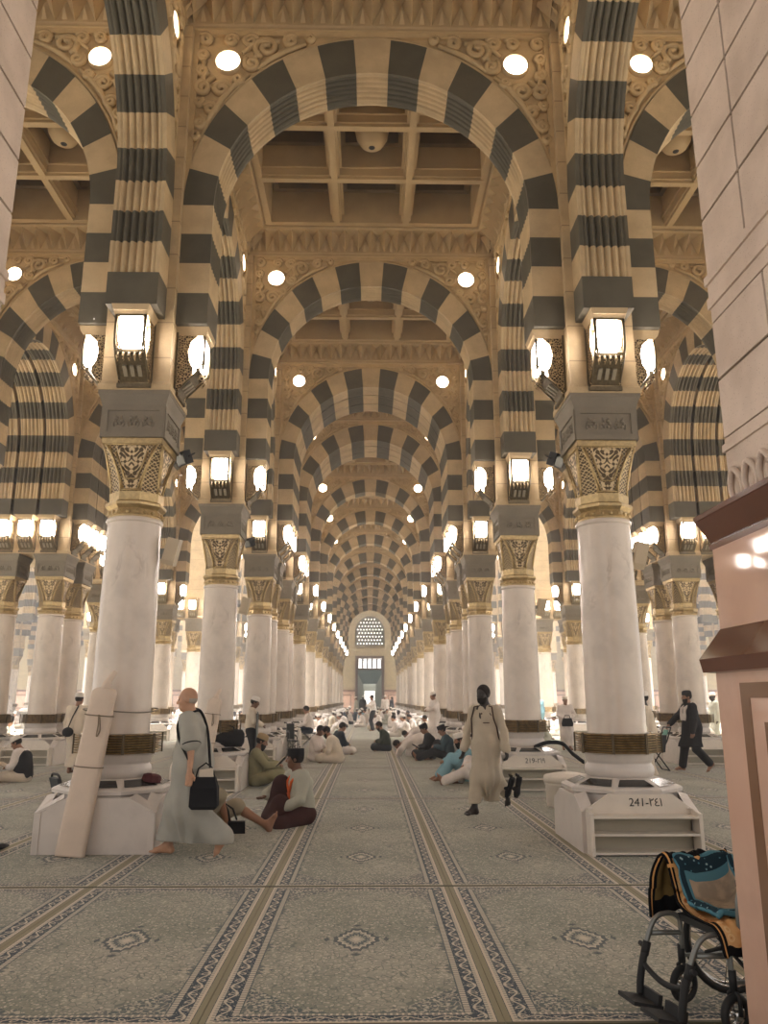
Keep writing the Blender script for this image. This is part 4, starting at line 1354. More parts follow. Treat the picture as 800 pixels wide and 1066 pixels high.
def shoulder_bag(loc, rz):
    e = empty('shoulder_bag', loc, rz)
    b = MB(); secs = [(0.11,0.05,0.0),(0.135,0.065,0.03),(0.13,0.06,0.20),(0.10,0.035,0.30)]
    for (a0,c0,z0),(a1,c1,z1) in zip(secs, secs[1:]): b.frustum((a0,c0),z0,(a1,c1),z1)
    obj('bag_body', b.mesh('bag_body', C_BLACK), e)
    b = MB(); b.obox((0.01,0.0,0.32),(1,0,0.15),(0,1,0.1),(0,0,1),0.07,0.012,0.055); obj('papers', b.mesh('papers', C_CREAM), e)
    b = MB(); b.tube([(-0.10,0,0.27),(-0.07,0.0,0.38),(0.0,0.01,0.43),(0.07,0.0,0.38),(0.10,0,0.27)], 0.008, 6); obj('handle', b.mesh('handle', C_BLACK), e)
    b = MB()
    W0 = Vector(loc)
    pts = [tuple(Vector(p)-W0) for p in catmull([(-1.72,8.13,0.80),(-1.79,8.155,0.97),(-1.89,8.205,1.13),(-1.945,8.31,1.255),(-1.955,8.45,1.345),(-1.90,8.55,1.425),(-1.78,8.55,1.425),(-1.67,8.43,1.25),(-1.60,8.26,1.0),(-1.56,8.16,0.80)])]
    b.tube(pts, 0.014, 6); obj('strap', b.mesh('strap', C_BLACK), e)
    return e
tag(shoulder_bag((-1.61,8.15,0.50), 0.0), 'black shoulder bag with cream papers hanging at the walking old person\'s hip', 'bag')

# 2  the person reclining against the plinth behind
J = pose((0,0,0.14), lean=-0.45, wl=(0.10,0.34,0.16), wr=(0.10,-0.30,0.25), hl=(-.5,1,0), hr=(-.5,-1,0), al=(0.78,0.06,0.07), ar=(0.36,-0.05,0.08), kl=(0,0.1,1), kr=(0.2,-0.6,1), fl=(0.35,0.1,0.93), fr=(0.9,0.3,0.1), hp=0.05)
J['ful'] = A(-0.9,0,0.35)
person('person in khaki lying back against the near left plinth, one bare leg stretched out', (-2.0,9.95,0.012), -0.02, J,
    [('shirt', torso_cloth(J,0.03)+sleeves(J,0.02,0.6), C_KHAKI, dict(folds=mkfolds(0.007))), ('shorts', legs_cloth(J,0.03,0.02), C_KHAKI, dict(folds=mkfolds(0.008,ph=1)))], S_MID, 1.0, 0.009, 0.4, True, hair=C_HAIR)
e = empty('pouch', (-1.50,9.52,0.03), 0.1)
b = MB(); b.obox((0,0,0.10),(1,0,0.0),(0,0.8,0.6),(0,-0.6,0.8),0.095,0.012,0.085); obj('pouch_body', b.mesh('pouch_body', C_BLACK), e)
b = MB(); b.tube([(-0.08,0.0,0.17),(-0.10,-0.02,0.28),(-0.13,-0.04,0.36),(-0.05,-0.01,0.30),(0.0,0,0.18)], 0.012, 6); obj('pouch_strap', b.mesh('pouch_strap', C_BLACK), e)
tag(e, 'small black pouch on a strap by the stretched bare leg', 'pouch')

# 3  seated in a black cap with an orange lanyard
J = pose((0,0,0.13), lean=0.10, wl=(0.30,0.10,0.20), wr=(0.40,-0.24,0.33), hl=(-.6,1,-.2), hr=(-.2,-1,-0.2), al=(0.36,-0.16,0.07), ar=(0.36,-0.20,0.075), kl=(0.2,1,-0.12), kr=(0.35,-0.1,1), fl=(0.8,-0.6,0), fr=(1,-0.15,0), hy=-0.55, hp=0.02, slump=0.12)
J['hsr'] = A(0,1,0); J['pnr'] = 1
capm = person('person in a black cap and pale shirt sitting on the carpet with an orange lanyard', (-0.86,10.66,0.012), 3.62, J,
    [('shirt', torso_cloth(J,0.03)+sleeves(J,0.022,0.98,flare=0.01), C_LGREY, dict(folds=mkfolds(0.007), vox=0.0095)),
     ('sarong', lapcloth(J,0.035)+[capsule((J['kr']+J['kl'])/2, J['ar'], 0.10, 0.07, 0.1)], C_MAROON, dict(folds=mkfolds(0.008,ph=2), vox=0.010))], S_BROWN, 1.0, 0.008, 0.5, True, hair=C_HAIR, cap='songkok', capmat=C_BLACK)
e = empty('lanyard', (0,0,0)); e.parent = capm
c = J['chest']+J['u']*0.12
b = MB(); b.tube([J['neck']+A(0.01,0.085,0.0), J['chest']+J['fw']*0.145+J['lat']*0.07+J['u']*0.06, J['chest']+J['fw']*0.155+J['lat']*0.0-J['u']*0.08], 0.017, 6)
b.tube([J['neck']+A(0.01,-0.085,0.0), J['chest']+J['fw']*0.145-J['lat']*0.07+J['u']*0.06, J['chest']+J['fw']*0.155-J['u']*0.08], 0.017, 6)
b.obox(J['chest']+J['fw']*0.165-J['u']*0.13, J['lat'], J['fw'], J['u'], 0.04, 0.006, 0.06)
bpy.data.objects.remove(e)
obj('lanyard', b.mesh('lanyard', C_ORANGE), capm)

# 4  reading against the second left plinth
def book(loc, rz, tilt, name, label, mat, open_=True, s=1.0, group=None):
    e = empty(name, loc, rz); e.rotation_euler = (0, tilt, rz); e.scale = (s, s, s)
    b = MB()
    for q in (-1, 1):
        b.obox((0, q*0.075, 0.012), (1,0,0), (0,1,q*0.18), (0,-q*0.18,1), 0.11, 0.078, 0.004)
    obj('cover', b.mesh('cover', mat), e)
    b = MB()
    for q in (-1, 1): b.obox((0, q*0.07, 0.022), (1,0,0), (0,1,q*0.18), (0,-q*0.18,1), 0.10, 0.068, 0.006)
    obj('pages', b.mesh('pages', C_CREAM), e)
    return tag(e, label, 'book', group)
J = pose((0,0,0.13), lean=-0.10, wl=(0.36,0.06,0.36), wr=(0.36,-0.06,0.36), hl=(-.5,1,-.4), hr=(-.5,-1,-.4), al=(0.42,-0.14,0.08), ar=(0.40,0.14,0.08), kl=(0.4,1,0.35), kr=(0.4,-1,0.35), fl=(0.6,-0.8,0), fr=(0.6,0.8,0), hp=0.35, slump=0.35)
person('bearded person in olive with a tan cap reading a black book against the plinth', (-2.06,15.15,0.012), 0.05, J,
    [('tunic', torso_cloth(J,0.035)+sleeves(J,0.025), C_OLIVE, dict(folds=mkfolds(0.007))), ('trousers', lapcloth(J,0.035), C_OLIVE, dict(folds=mkfolds(0.008,ph=1)))], S_MID, 1.0, 0.011, 0.6, True, hair=C_HAIR, beard=C_HAIR, cap='kufi', capmat=C_TAN)
book((-1.61,15.16,0.41), 0.05, -0.8, 'book', 'open black book held by the olive-clothed reader', C_BLACK)
obj_mat = simple('cushion_black', rgb(34,34,36), 0.8)
b = MB(); b.obox((-1.75,15.2,0.045),(1,0,0),(0,1,0),(0,0,1),0.36,0.32,0.03)
# 5  the person striding with shoes in hand
J = pose((0,0,0.93), lean=0.03, twist=0.12, wl=(0.02,0.32,0.82), wr=(0.10,-0.31,0.83), hl=(-.6,1,0), hr=(-.6,-1,0), al=(-0.42,0.07,0.27), ar=(0.27,-0.06,0.085), fl=(0.38,0.0,-0.92), fr=(1,-0.25,0), hp=0.08, hy=-0.25)
J['ful'] = A(0.92,0,0.38); J['curll'] = 1.0
walker = person('tall dark-skinned person in a sand-coloured robe striding barefoot with black shoes in hand', (1.62,11.30,0.012), 4.05, J,
    [('robe', torso_cloth(J,0.002)+sleeves(J,0.006,0.98,flare=0.018)+skirt(J,-0.012,0.035), T_SAND, dict(folds=robefolds(0.014,9,0.3), hem=0.17, vox=0.010))], S_DARK, 1.005, 0.0085, 0.5, True, hair=C_HAIR, beard=C_HAIR, beardL=0.0)
b = MB()
for s in (1, -1):
    pts = [J['neck']+J['lat']*s*0.075+J['fw']*0.05, J['chest']+J['u']*0.16+J['lat']*s*0.13+J['fw']*0.075, J['chest']+J['lat']*s*0.165+J['fw']*0.11, J['waist']+J['u']*0.06+J['lat']*s*0.185+J['fw']*0.06, J['pel']+J['lat']*s*0.20+J['fw']*0.02]
    b.tube(pts, 0.009, 6)
obj('seam_piping', b.mesh('seam_piping', C_MAROON), walker)
b = MB(); b.obox(J['chest']-J['u']*0.05+J['lat']*0.07+J['fw']*0.147, J['lat'], J['fw'], J['u'], 0.045, 0.008, 0.006); b.sphere(tuple(J['chest']+J['u']*0.07+J['fw']*0.135), 0.012, 8, 6)
obj('pocket', b.mesh('pocket', C_MAROON), walker)
cz = math.cos(4.05); sz_ = math.sin(4.05)
hw = J['wl']; hx = 1.62+cz*hw[0]-sz_*hw[1]; hy_ = 11.30+sz_*hw[0]+cz*hw[1]
for q in range(2):
    e = empty('shoe', (hx+0.03-q*0.0+q*0.11, hy_-0.03+q*0.03, 0.40), 0.4+q*1.3); e.rotation_euler = (0, R(68)+q*0.1, 2.6+q*0.9)
    b = MB(); secs = []
    b.tube([(-0.13,0,0),(-0.09,0,0.004),(0.0,0.004,0.0),(0.08,0.008,0),(0.15,0.006,0)], [0.035,0.044,0.036,0.047,0.025], 8)
    obj('sole', b.mesh('sole', C_BLACK), e)
    b = MB(); b.tube([(0.02,-0.045,0.0),(0.04,-0.03,0.045),(0.05,0.0,0.058),(0.04,0.035,0.045),(0.02,0.05,0.0)], 0.02, 6); b.tube([(-0.13,-0.02,0.02),(-0.14,0,0.06),(-0.13,0.02,0.02)], 0.018, 6)
    obj('upper', b.mesh('upper', C_BLACK), e)
    tag(e, ['black shoe held by the striding person, nearer the robe', 'black shoe held by the striding person, farther from the robe'][q], 'shoe', 'shoes carried in the hand')

# ---- seated and kneeling figures of the middle distance
def P_cross(lean=0.12, hp=0.3, hy=0.0, hands=((0.30,0.05,0.28),(0.30,-0.05,0.28))):
    return pose((0,0,0.12), lean=lean, wl=hands[0], wr=hands[1], hl=(-.5,1,-.4), hr=(-.5,-1,-.4), al=(0.28,-0.16,0.07), ar=(0.30,0.14,0.07), kl=(0.4,1,0.1), kr=(0.4,-1,0.1), fl=(0.5,-0.85,0), fr=(0.5,0.85,0), hp=hp, hy=hy, slump=0.25)
def P_knees(lean=-0.05, hp=0.15, hy=0.0):
    return pose((0,0,0.12), lean=lean, wl=(0.42,0.08,0.36), wr=(0.42,-0.08,0.36), hl=(-.2,1,-.4), hr=(-.2,-1,-.4), al=(0.52,0.11,0.08), ar=(0.55,-0.11,0.08), kl=(0.1,0.2,1), kr=(0.1,-0.2,1), fl=(1,0.1,0), fr=(1,-0.1,0), hp=hp, hy=hy, slump=0.35)
def P_long(lean=-0.1, hp=0.3):
    return pose((0,0,0.12), lean=lean, wl=(0.34,0.06,0.34), wr=(0.34,-0.06,0.34), hl=(-.4,1,-.4), hr=(-.4,-1,-.4), al=(0.80,0.10,0.07), ar=(0.45,-0.12,0.08), kl=(0,0.2,1), kr=(0.1,-0.5,1), fl=(0.4,0,0.9), fr=(1,0,0), hp=hp, slump=0.35)
def P_sujud():
    return pose((0,0,0.40), lean=1.75, wl=(0.62,0.22,0.03), wr=(0.62,-0.22,0.03), hl=(0,1,0.3), hr=(0,-1,0.3), al=(-0.20,0.09,0.06), ar=(-0.20,-0.09,0.06), kl=(1,0,-0.6), kr=(1,0,-0.6), fl=(-1,0,-0.2), fr=(-1,0,-0.2), hp=1.2, slump=0.1)
def P_stand(arms=None, nod=0.1, hy=0.0):
    a = arms or ((0.06,0.26,0.80),(0.06,-0.26,0.80))
    return pose((0,0,0.93), lean=0.02, wl=a[0], wr=a[1], hl=(-.6,1,0), hr=(-.6,-1,0), al=(0.03,0.10,0.085), ar=(-0.03,-0.10,0.085), fl=(1,0.2,0), fr=(1,-0.2,0), hp=nod, hy=hy)
def L_robe(J, mat, sit=False, ph=0.0):
    if sit: return [('robe', torso_cloth(J,0.035)+sleeves(J,0.025)+lapcloth(J,0.035), mat, dict(folds=mkfolds(0.006, ph=ph)))]
    return [('robe', torso_cloth(J,0.03)+sleeves(J,0.025)+skirt(J,0.02,0.02), mat, dict(folds=mkfolds(0.008,30,20,ph,True), hem=0.14))]
def L_two(J, top, bot, sit=True, ph=0.0):
    return [('shirt', torso_cloth(J,0.03,down=0.02)+sleeves(J,0.022), top, dict(folds=mkfolds(0.006, ph=ph))), ('trousers', legs_cloth(J,0.028,0.93), bot, dict(folds=mkfolds(0.006, ph=ph+1)))]

J = P_knees(0.05, 0.25); person('person in a sky-blue robe and white cap sitting hugging raised knees', (1.90,15.90,0.012), PI, J, L_robe(J, C_BLUE, True), S_MID, 1.0, 0.012, 0.6, True, hair=C_HAIR, beard=C_HAIR, cap='kufi', capmat=C_CAPW)
J = P_long(-0.05); person('person in white with legs stretched out, mostly hidden behind the striding person', (2.12,15.25,0.012), PI+0.05, J, L_robe(J, C_WHITE, True), S_MID, 0.95, 0.012, 0.6, True, hair=C_HAIR)
J = P_cross(0.1, 0.45); person('person in a black jacket and black cap sitting and reading, nearer the prostrating one', (1.62,21.6,0.012), PI, J, L_two(J, C_BLACK, C_DENIM), S_MID, 1.02, 0.013, 0.6, False, hair=C_HAIR, cap='songkok', capmat=C_BLACK)
J = P_long(0.05, 0.4); person('person in a dark teal shirt and black cap sitting in front of the plinth', (2.02,20.95,0.012), PI+0.05, J, L_two(J, C_TEAL, C_BLACK, ph=1.), S_MID, 1.0, 0.013, 0.6, False, hair=C_HAIR, cap='songkok', capmat=C_BLACK)
book((1.62-0.42,21.35,0.33), PI, -0.5, 'book', 'small open book in front of the two black-capped readers', C_NAVY, s=0.9)
J = P_sujud(); person('person in white bowed down with forehead to the carpet, right of the nave', (1.42,22.75,0.012), PI, J, [('robe', torso_cloth(J,0.045)+sleeves(J,0.03)+skirt(J,0.03,0.0,0.0), C_WHITE, dict(folds=mkfolds(0.007)))], S_MID, 1.0, 0.013, 0.4, False, hair=C_HAIR)
J = P_cross(0.22, 0.45); person('person in dark green sitting alone in the middle of the nave', (0.53,24.8,0.012), PI, J, L_two(J, C_GREEN, C_DENIM), S_MID, 1.0, 0.014, 0.6, False, hair=C_HAIR, beard=C_HAIR)
J = P_cross(0.28, 0.5); person('person in a cream robe leaning forward, sitting left of the nave centre', (-0.80,20.4,0.012), PI-0.1, J, L_robe(J, C_CREAM, True), S_MID, 1.03, 0.013, 0.6, False, hair=C_HAIR, beard=C_HAIR)
J = P_cross(0.05, 0.3); person('person in white sitting facing the cream-robed one, left of centre', (-1.38,20.9,0.012), 0.0-0.3, J, L_robe(J, C_WHITE, True, 1.), S_BROWN, 0.98, 0.013, 0.6, False, hair=C_HAIR)
J = P_cross(0.1, 0.35); person('person in white with a blue vest sitting behind the cream-robed one', (-0.92,23.2,0.012), 0.4, J, L_two(J, C_NAVY, C_WHITE), S_MID, 1.0, 0.015, 0.6, False, hair=C_HAIR)
J = P_stand(((0.28,0.10,1.12),(0.28,-0.08,1.10)), 0.3); person('person in a white robe and cap standing by the right columns, head bowed', (2.30,28.6,0.012), PI+0.3, J, L_robe(J, C_WHITE), S_MID, 1.03, 0.015, 0.6, False, hair=C_HAIR, cap='kufi', capmat=C_CAPW)
J = P_stand(((0.30,0.10,1.2),(0.30,-0.08,1.2)), 0.2); person('person in a white shirt and dark trousers standing in the middle of the nave', (0.16,39.6,0.012), PI+0.2, J, L_two(J, C_WHITE, C_DENIM), S_MID, 1.0, 0.018, 0.6, False, hair=C_HAIR)
# right aisle
J = pose((0,0,0.93), lean=0.06, wl=(0.12,0.30,0.83), wr=(0.44,-0.20,0.98), hl=(-.8,1,0), hr=(-.6,-1,-.3), al=(-0.30,0.08,0.17), ar=(0.26,-0.08,0.085), fl=(0.7,0,-0.7), fr=(1,0,0), hp=0.08)
J['ful'] = A(0.7,0,0.7)
blk = person('bearded person in a long black tunic and white scarf pushing a folding trolley', (7.05,17.7,0.012), PI, J,
    [('tunic', torso_cloth(J,0.035)+sleeves(J,0.028)+skirt(J,0.03,0.02), C_BLACK, dict(folds=mkfolds(0.009,30,20,0.6,True), hem=0.52, vox=0.013)), ('trousers', legs_cloth(J,0.028,0.92), C_BLACK, dict(vox=0.013))], S_MID, 0.99, 0.011, 0.7, True, hair=C_HAIR, beard=C_HAIR, beardL=0.06, cap='kufi', capmat=C_BLACK)
b = MB()
for s in (1, -1):
    b.tube([J['neck']-J['fw']*0.05+J['lat']*s*0.03+J['u']*0.02, J['neck']+J['lat']*s*0.095-J['u']*0.01, J['chest']+J['u']*0.08+J['lat']*s*0.09+J['fw']*0.13, J['chest']-J['u']*0.08+J['lat']*s*0.08+J['fw']*0.16, J['waist']+J['lat']*s*0.07+J['fw']*0.17], [0.03,0.04,0.045,0.045,0.04], 8)
obj('scarf', b.mesh('scarf', C_WHITE), blk)
J = P_stand(None, 0.05); person('dark-skinned person in a cream tunic and cap behind the near right column', (5.30,15.5,0.012), PI-0.4, J, L_robe(J, C_CREAM), S_DARK, 0.97, 0.012, 0.5, True, hair=C_HAIR, cap='kufi', capmat=C_CAPW)
J = P_stand(((0.26,0.10,1.02),(0.26,-0.10,1.0)), 0.1); person('person in a white robe standing in the right aisle holding a dark bag', (6.05,25.0,0.012), -PI/2, J, L_robe(J, C_WHITE), S_MID, 0.93, 0.014, 0.6, False, hair=C_HAIR, cap='kufi', capmat=C_CAPW)
e = empty('handbag', (6.02,24.68,0.72)); b = MB(); b.frustum((0.15,0.05),0.0,(0.17,0.06),0.08); b.frustum((0.17,0.06),0.08,(0.13,0.035),0.24); obj('bag_body', b.mesh('bag_body', C_BLACK), e)
b = MB(); b.tube([(-0.1,0,0.22),(-0.07,0,0.32),(0.07,0,0.32),(0.1,0,0.22)], 0.012, 6); obj('handle', b.mesh('handle', C_BLACK), e); tag(e, 'dark handbag held by the white-robed person in the right aisle', 'bag')
J = P_cross(0.25, 0.5); person('person in pale grey sitting and reading in the right aisle', (6.2,28.6,0.012), PI, J, L_robe(J, C_LGREY, True), S_MID, 1.0, 0.015, 0.6, False, hair=C_HAIR)
# left aisle
J = P_stand(None, 0.05); bagp = person('person in a cream robe seen from behind with a black waist bag, left aisle', (-6.25,17.5,0.012), PI/2-0.2, J, L_robe(J, C_CREAM), S_MID, 0.96, 0.012, 0.5, False, hair=C_HAIR, cap='kufi', capmat=C_CAPW)
e = empty('waist_bag', (-6.34,17.28,0.78)); b = MB(); b.sphere((0,0,0.08), (0.12,0.06,0.10), 14, 8); obj('bag_body', b.mesh('bag_body', C_BLACK), e)
b = MB(); b.tube([(0.0,0.0,0.17),(0.06,0.05,0.40),(0.14,0.12,0.62)], 0.013, 6); obj('strap', b.mesh('strap', C_BLACK), e); tag(e, 'round black waist bag on the back of the cream-robed person, left aisle', 'bag')
J = P_cross(0.15, 0.5); person('person in a black vest over white sitting and reading, left aisle', (-6.60,15.9,0.012), PI, J,
    [('shirt', torso_cloth(J,0.028)+sleeves(J,0.022), C_WHITE, dict(folds=mkfolds(0.006))), ('vest', torso_cloth(J,0.040)[:4], C_BLACK, dict()), ('trousers', lapcloth(J,0.03), C_CREAM, dict(folds=mkfolds(0.006)))], S_MID, 0.96, 0.012, 0.6, False, hair=C_HAIR, cap='kufi', capmat=C_CAPW)
book((-7.02,15.9,0.30), PI, -0.4, 'book', 'open book on the lap of the black-vested reader, left aisle', C_TAN, s=0.9)
J = P_stand(((0.24,0.12,1.05),(0.24,-0.12,1.05)), 0.3); person('person in a cream shirt and black trousers standing behind the tall black board', (-2.62,18.15,0.012), 0.1, J, L_two(J, C_CREAM, C_BLACK), S_BROWN, 0.92, 0.013, 0.5, False, hair=C_HAIR, cap='kufi', capmat=C_CAPW)
J = pose((0,0,0.52), lean=0.15, wl=(0.32,0.12,0.62), wr=(0.32,-0.12,0.62), al=(0.42,0.12,0.085), ar=(0.40,-0.12,0.085), kl=(1,0,1), kr=(1,0,1), hp=0.3)
person('person in a white shirt sitting on a folding stool, left of the nave', (-2.05,28.0,0.012), PI, J, L_two(J, C_WHITE, C_NAVY), S_MID, 1.0, 0.015, 0.6, False, hair=C_HAIR)

# ---- the far crowd: a few figures of each posture, copied with clothes of their own
CROWD = []
def arche(kind):
    if kind == 'cross': J = P_cross(0.12, 0.3); lay = L_robe(J, C_WHITE, True)
    elif kind == 'cross2': J = P_cross(0.3, 0.5); lay = L_two(J, C_WHITE, C_CREAM)
    elif kind == 'knees': J = P_knees(0.1, 0.2); lay = L_robe(J, C_WHITE, True)
    elif kind == 'sujud': J = P_sujud(); lay = [('robe', torso_cloth(J,0.045)+sleeves(J,0.03)+skirt(J,0.03,0.0,0.0), C_WHITE, dict(folds=mkfolds(0.007)))]
    else: J = P_stand(None, 0.1); lay = L_robe(J, C_WHITE)
    bd = nmesh('person_body', nets(body_prims(J, 0.5, False), 0.022), S_MID)
    cl = [(nm, nmesh(nm, nets(pr, 0.024, **kw), mat)) for nm, pr, mat, kw in lay]
    hr = nmesh('hair', hair_net(J, 0.016), C_HAIR)
    cp = headwear(J, 'kufi', 0.02).mesh('cap', C_CAPW)
    return bd, cl, hr, cp
ARCH_P = {k: arche(k) for k in ('cross', 'cross2', 'knees', 'sujud', 'stand')}
CW = {'white': C_WHITE, 'cream': C_CREAM, 'grey': C_LGREY, 'black': C_BLACK, 'navy': C_NAVY, 'blue': C_BLUE, 'green': C_GREEN}
def far_person(kind, x, y, rz, col, bot=None, capped=True, sk=S_MID):
    bd, cl, hr, cp = ARCH_P[kind]
    o = obj('person', bd, None, (x, y, 0.012), (0, 0, rz), (0.97+0.05*rnd.random(),)*3)
    o.material_slots[0].link = 'OBJECT'; o.material_slots[0].material = sk
    for q, (nm, me) in enumerate(cl):
        c = obj(nm, me, o); c.material_slots[0].link = 'OBJECT'; c.material_slots[0].material = CW[bot] if (q == 1 and bot) else CW[col]
    obj('hair', hr, o)
    if capped:
        c = obj('cap', cp, o)
    CROWD.append((o, kind, x, y, col))
def from_px(px, py):
    """a floor point 1.55 m below the eye, read off the photograph"""
    th = R(13.31); u = (px-400)/820.0; v = (533-py)/820.0
    cy = math.cos(th)-v*math.sin(th); cz_ = math.sin(th)+v*math.cos(th); t = 1.538/-cz_
    yw = math.atan(15.0/(820.0/math.cos(th)))
    return (u*math.cos(yw)+cy*math.sin(yw))*t, (-u*math.sin(yw)+cy*math.cos(yw))*t
spots = [('cross2',366,754,PI,'white','navy'),('knees',357,764,PI,'white',None),('cross',345,758,0.3,'cream',None),('cross',336,765,PI,'white',None),('cross',378,757,PI,'white',None),('cross2',386,759,-0.6,'white','cream'),
 ('knees',395,756,PI,'white',None),('cross',403,754,PI,'grey',None),('cross',414,767,PI-0.2,'white',None),('knees',424,767,PI,'white',None),('sujud',441,773,PI,'white',None),('cross2',432,762,PI,'white','cream'),
 ('cross',447,768,PI,'cream',None),('knees',407,758,0.2,'white',None),('cross',374,751,0,'white',None),('cross',351,752,PI,'white',None),('cross2',358,749,0,'navy','black'),('knees',418,755,PI,'white',None),('cross',428,756,PI,'black',None),
 ('cross',412,750,PI,'white',None),('cross',362,747,0,'white',None),('cross',399,749,PI,'white',None),('stand',378,748,PI/2,'black',None),('stand',401,749,-PI/2,'white',None),('stand',371,746,PI,'grey',None),('stand',408,746,0.5,'navy',None),
 ('cross',326,764,0.2,'white',None),('cross2',318,758,0,'white','navy'),('cross',454,760,PI,'white',None),('cross',440,753,PI,'white',None),
 ('cross',6,768,0.0,'white',None),('cross2',10,758,-0.5,'white','cream'),('cross',2,776,0.3,'cream',None),('stand',6,752,-PI/2,'white',None),('cross',18,757,PI,'white',None),
 ('cross',152,770,0.4,'navy',None),('cross2',168,766,-PI/2,'white','black'),('cross',172,757,-1.2,'white',None),('knees',147,760,0,'white',None),('cross',196,765,0,'white',None),('cross',240,759,0.4,'white',None),
 ('stand',748,776,PI,'grey',None),('cross',694,766,PI,'white',None),('cross',752,770,PI,'white',None),('knees',742,780,PI-0.6,'cream',None),('cross2',640,765,PI,'white','navy'),('cross',582,766,PI,'white',None),('cross',560,760,-PI/2,'white',None),
 ('stand',628,752,PI/2,'black',None),('stand',633,752,-PI/2,'black',None),('cross',612,762,PI,'grey',None)]
for kind, px, py, rz, c1, c2 in spots:
    X_, Y_ = from_px(px, py)
    if Y_ > 76: Y_ = 74.0; X_ = X_*74.0/76
    far_person(kind, X_, Y_, rz, c1, c2, rnd.random() < 0.6, rnd.choice([S_MID, S_BROWN, S_LIGHT, S_DARK]))
tries = 0
while len(CROWD) < 104 and tries < 4000:
    tries += 1
    y = 27+rnd.random()*46
    x = rnd.uniform(-13, 13) if rnd.random() < 0.7 else rnd.uniform(-2.1, 2.1)
    if any(abs(x-q) < 1.15 for q in (-2.8, 2.8)) or 7.2 < abs(x) < 10.1 or (abs(x) < 1.3 and y < 42): continue
    if any((x-p[2])**2+(y-p[3])**2 < 0.9 for p in CROWD) or (x-6.2)**2+(y-28.6)**2 < 2: continue
    far_person(rnd.choice(['cross','cross','cross2','knees','sujud','cross','stand'] if abs(x) > 3 else ['cross','cross2','knees','cross']), x, y, rnd.choice([PI, PI, 0, PI/2, -PI/2])+rnd.uniform(-.4,.4), rnd.choice(['white','white','white','cream','grey','navy','black','blue']), rnd.choice(['cream','navy','white']), rnd.random() < 0.6, rnd.choice([S_MID, S_BROWN, S_LIGHT, S_DARK]))
zones = {}
for o, kind, x, y, c in CROWD:
    z = 'the nave' if abs(x) < 2.8 else ('the left aisles' if x < 0 else 'the right aisles')
    post = {'cross': 'sitting', 'cross2': 'sitting hunched', 'knees': 'sitting knees up', 'sujud': 'bowed down', 'stand': 'standing'}[kind]
    zones.setdefault((z, post, c), []).append((x/y, o))
for (z, post, c), L in zones.items():
    L.sort(key=lambda t: t[0])
    for i, (_, o) in enumerate(L):
        tag(o, ('far person in %s %s in %s' % (c, post, z)) + ('' if len(L) == 1 else ', %s from left' % ORD[i]), 'person', 'far worshippers')
# ------------------------------------------------------------------ things standing and lying about
def sheet(fn, nu, nv, th, name, mat, parent=None):
    """cloth: fn(u,v) -> point, given a thickness"""
    G = [[Vector(fn(i/nu, j/nv)) for j in range(nv+1)] for i in range(nu+1)]
    N = [[None]*(nv+1) for _ in range(nu+1)]
    for i in range(nu+1):
        for j in range(nv+1):
            du = G[min(i+1, nu)][j]-G[max(i-1, 0)][j]; dv = G[i][min(j+1, nv)]-G[i][max(j-1, 0)]
            n = du.cross(dv); N[i][j] = n.normalized() if n.length > 1e-9 else Vector((0, 0, 1))
    b = MB(); vs = []
    for s in (0.5, -0.5):
        for i in range(nu+1):
            for j in range(nv+1): vs.append(G[i][j]+N[i][j]*th*s)
    W = nv+1; o = (nu+1)*W; fs = []
    for i in range(nu):
        for j in range(nv):
            a, b_, c, d = i*W+j, (i+1)*W+j, (i+1)*W+j+1, i*W+j+1
            fs.append((a, b_, c, d)); fs.append((d+o, c+o, b_+o, a+o))
    for i in range(nu):
        for j in (0, nv): a, c = i*W+j, (i+1)*W+j; fs.append((a, c, c+o, a+o))
    for j in range(nv):
        for i in (0, nu): a, c = i*W+j, i*W+j+1; fs.append((a, c, c+o, a+o))
    b.add(vs, fs, 0, True)
    me = b.mesh(name, mat)
    uv = me.uv_layers.new(name='UVMap')
    for l in me.loops:
        q = l.vertex_index % o; uv.data[l.index].uv = ((q//W)/nu, (q % W)/nv)
    return obj(name, me, parent)

m_steel = simple('grey_tube', rgb(120,122,118), 0.35, 0.55, 0.05)
m_rubber = simple('rubber', rgb(32,33,34), 0.7)
m_vinyl = simple('black_vinyl', rgb(28,30,32), 0.5)
m_chrome = simple('chrome', rgb(176,176,172), 0.2, 0.9)
def wheel(r, w, spokes, name_t='tyre'):
    """wheel in the xz plane about the origin"""
    out = []
    b = MB(); b.tube([(r*math.cos(t), 0, r*math.sin(t)) for t in np.linspace(0, 2*PI, 37)[:-1]], w, 8, closed=True)
    out.append((name_t, b.mesh(name_t, m_rubber)))
    b = MB(); b.tube([((r-w*1.1)*math.cos(t), 0, (r-w*1.1)*math.sin(t)) for t in np.linspace(0, 2*PI, 37)[:-1]], w*0.5, 6, closed=True)
    b.tube([(0,-0.03,0),(0,0.03,0)], 0.022, 8)
    for k in range(spokes):
        a = 2*PI*k/spokes
        b.tube([(0.02*math.cos(a), 0.012*(-1)**k, 0.02*math.sin(a)), ((r-w)*math.cos(a+0.15*(-1)**k), 0, (r-w)*math.sin(a+0.15*(-1)**k))], 0.0035 if spokes > 8 else 0.012, 5)
    out.append(('rim', b.mesh('rim', m_chrome)))
    return out
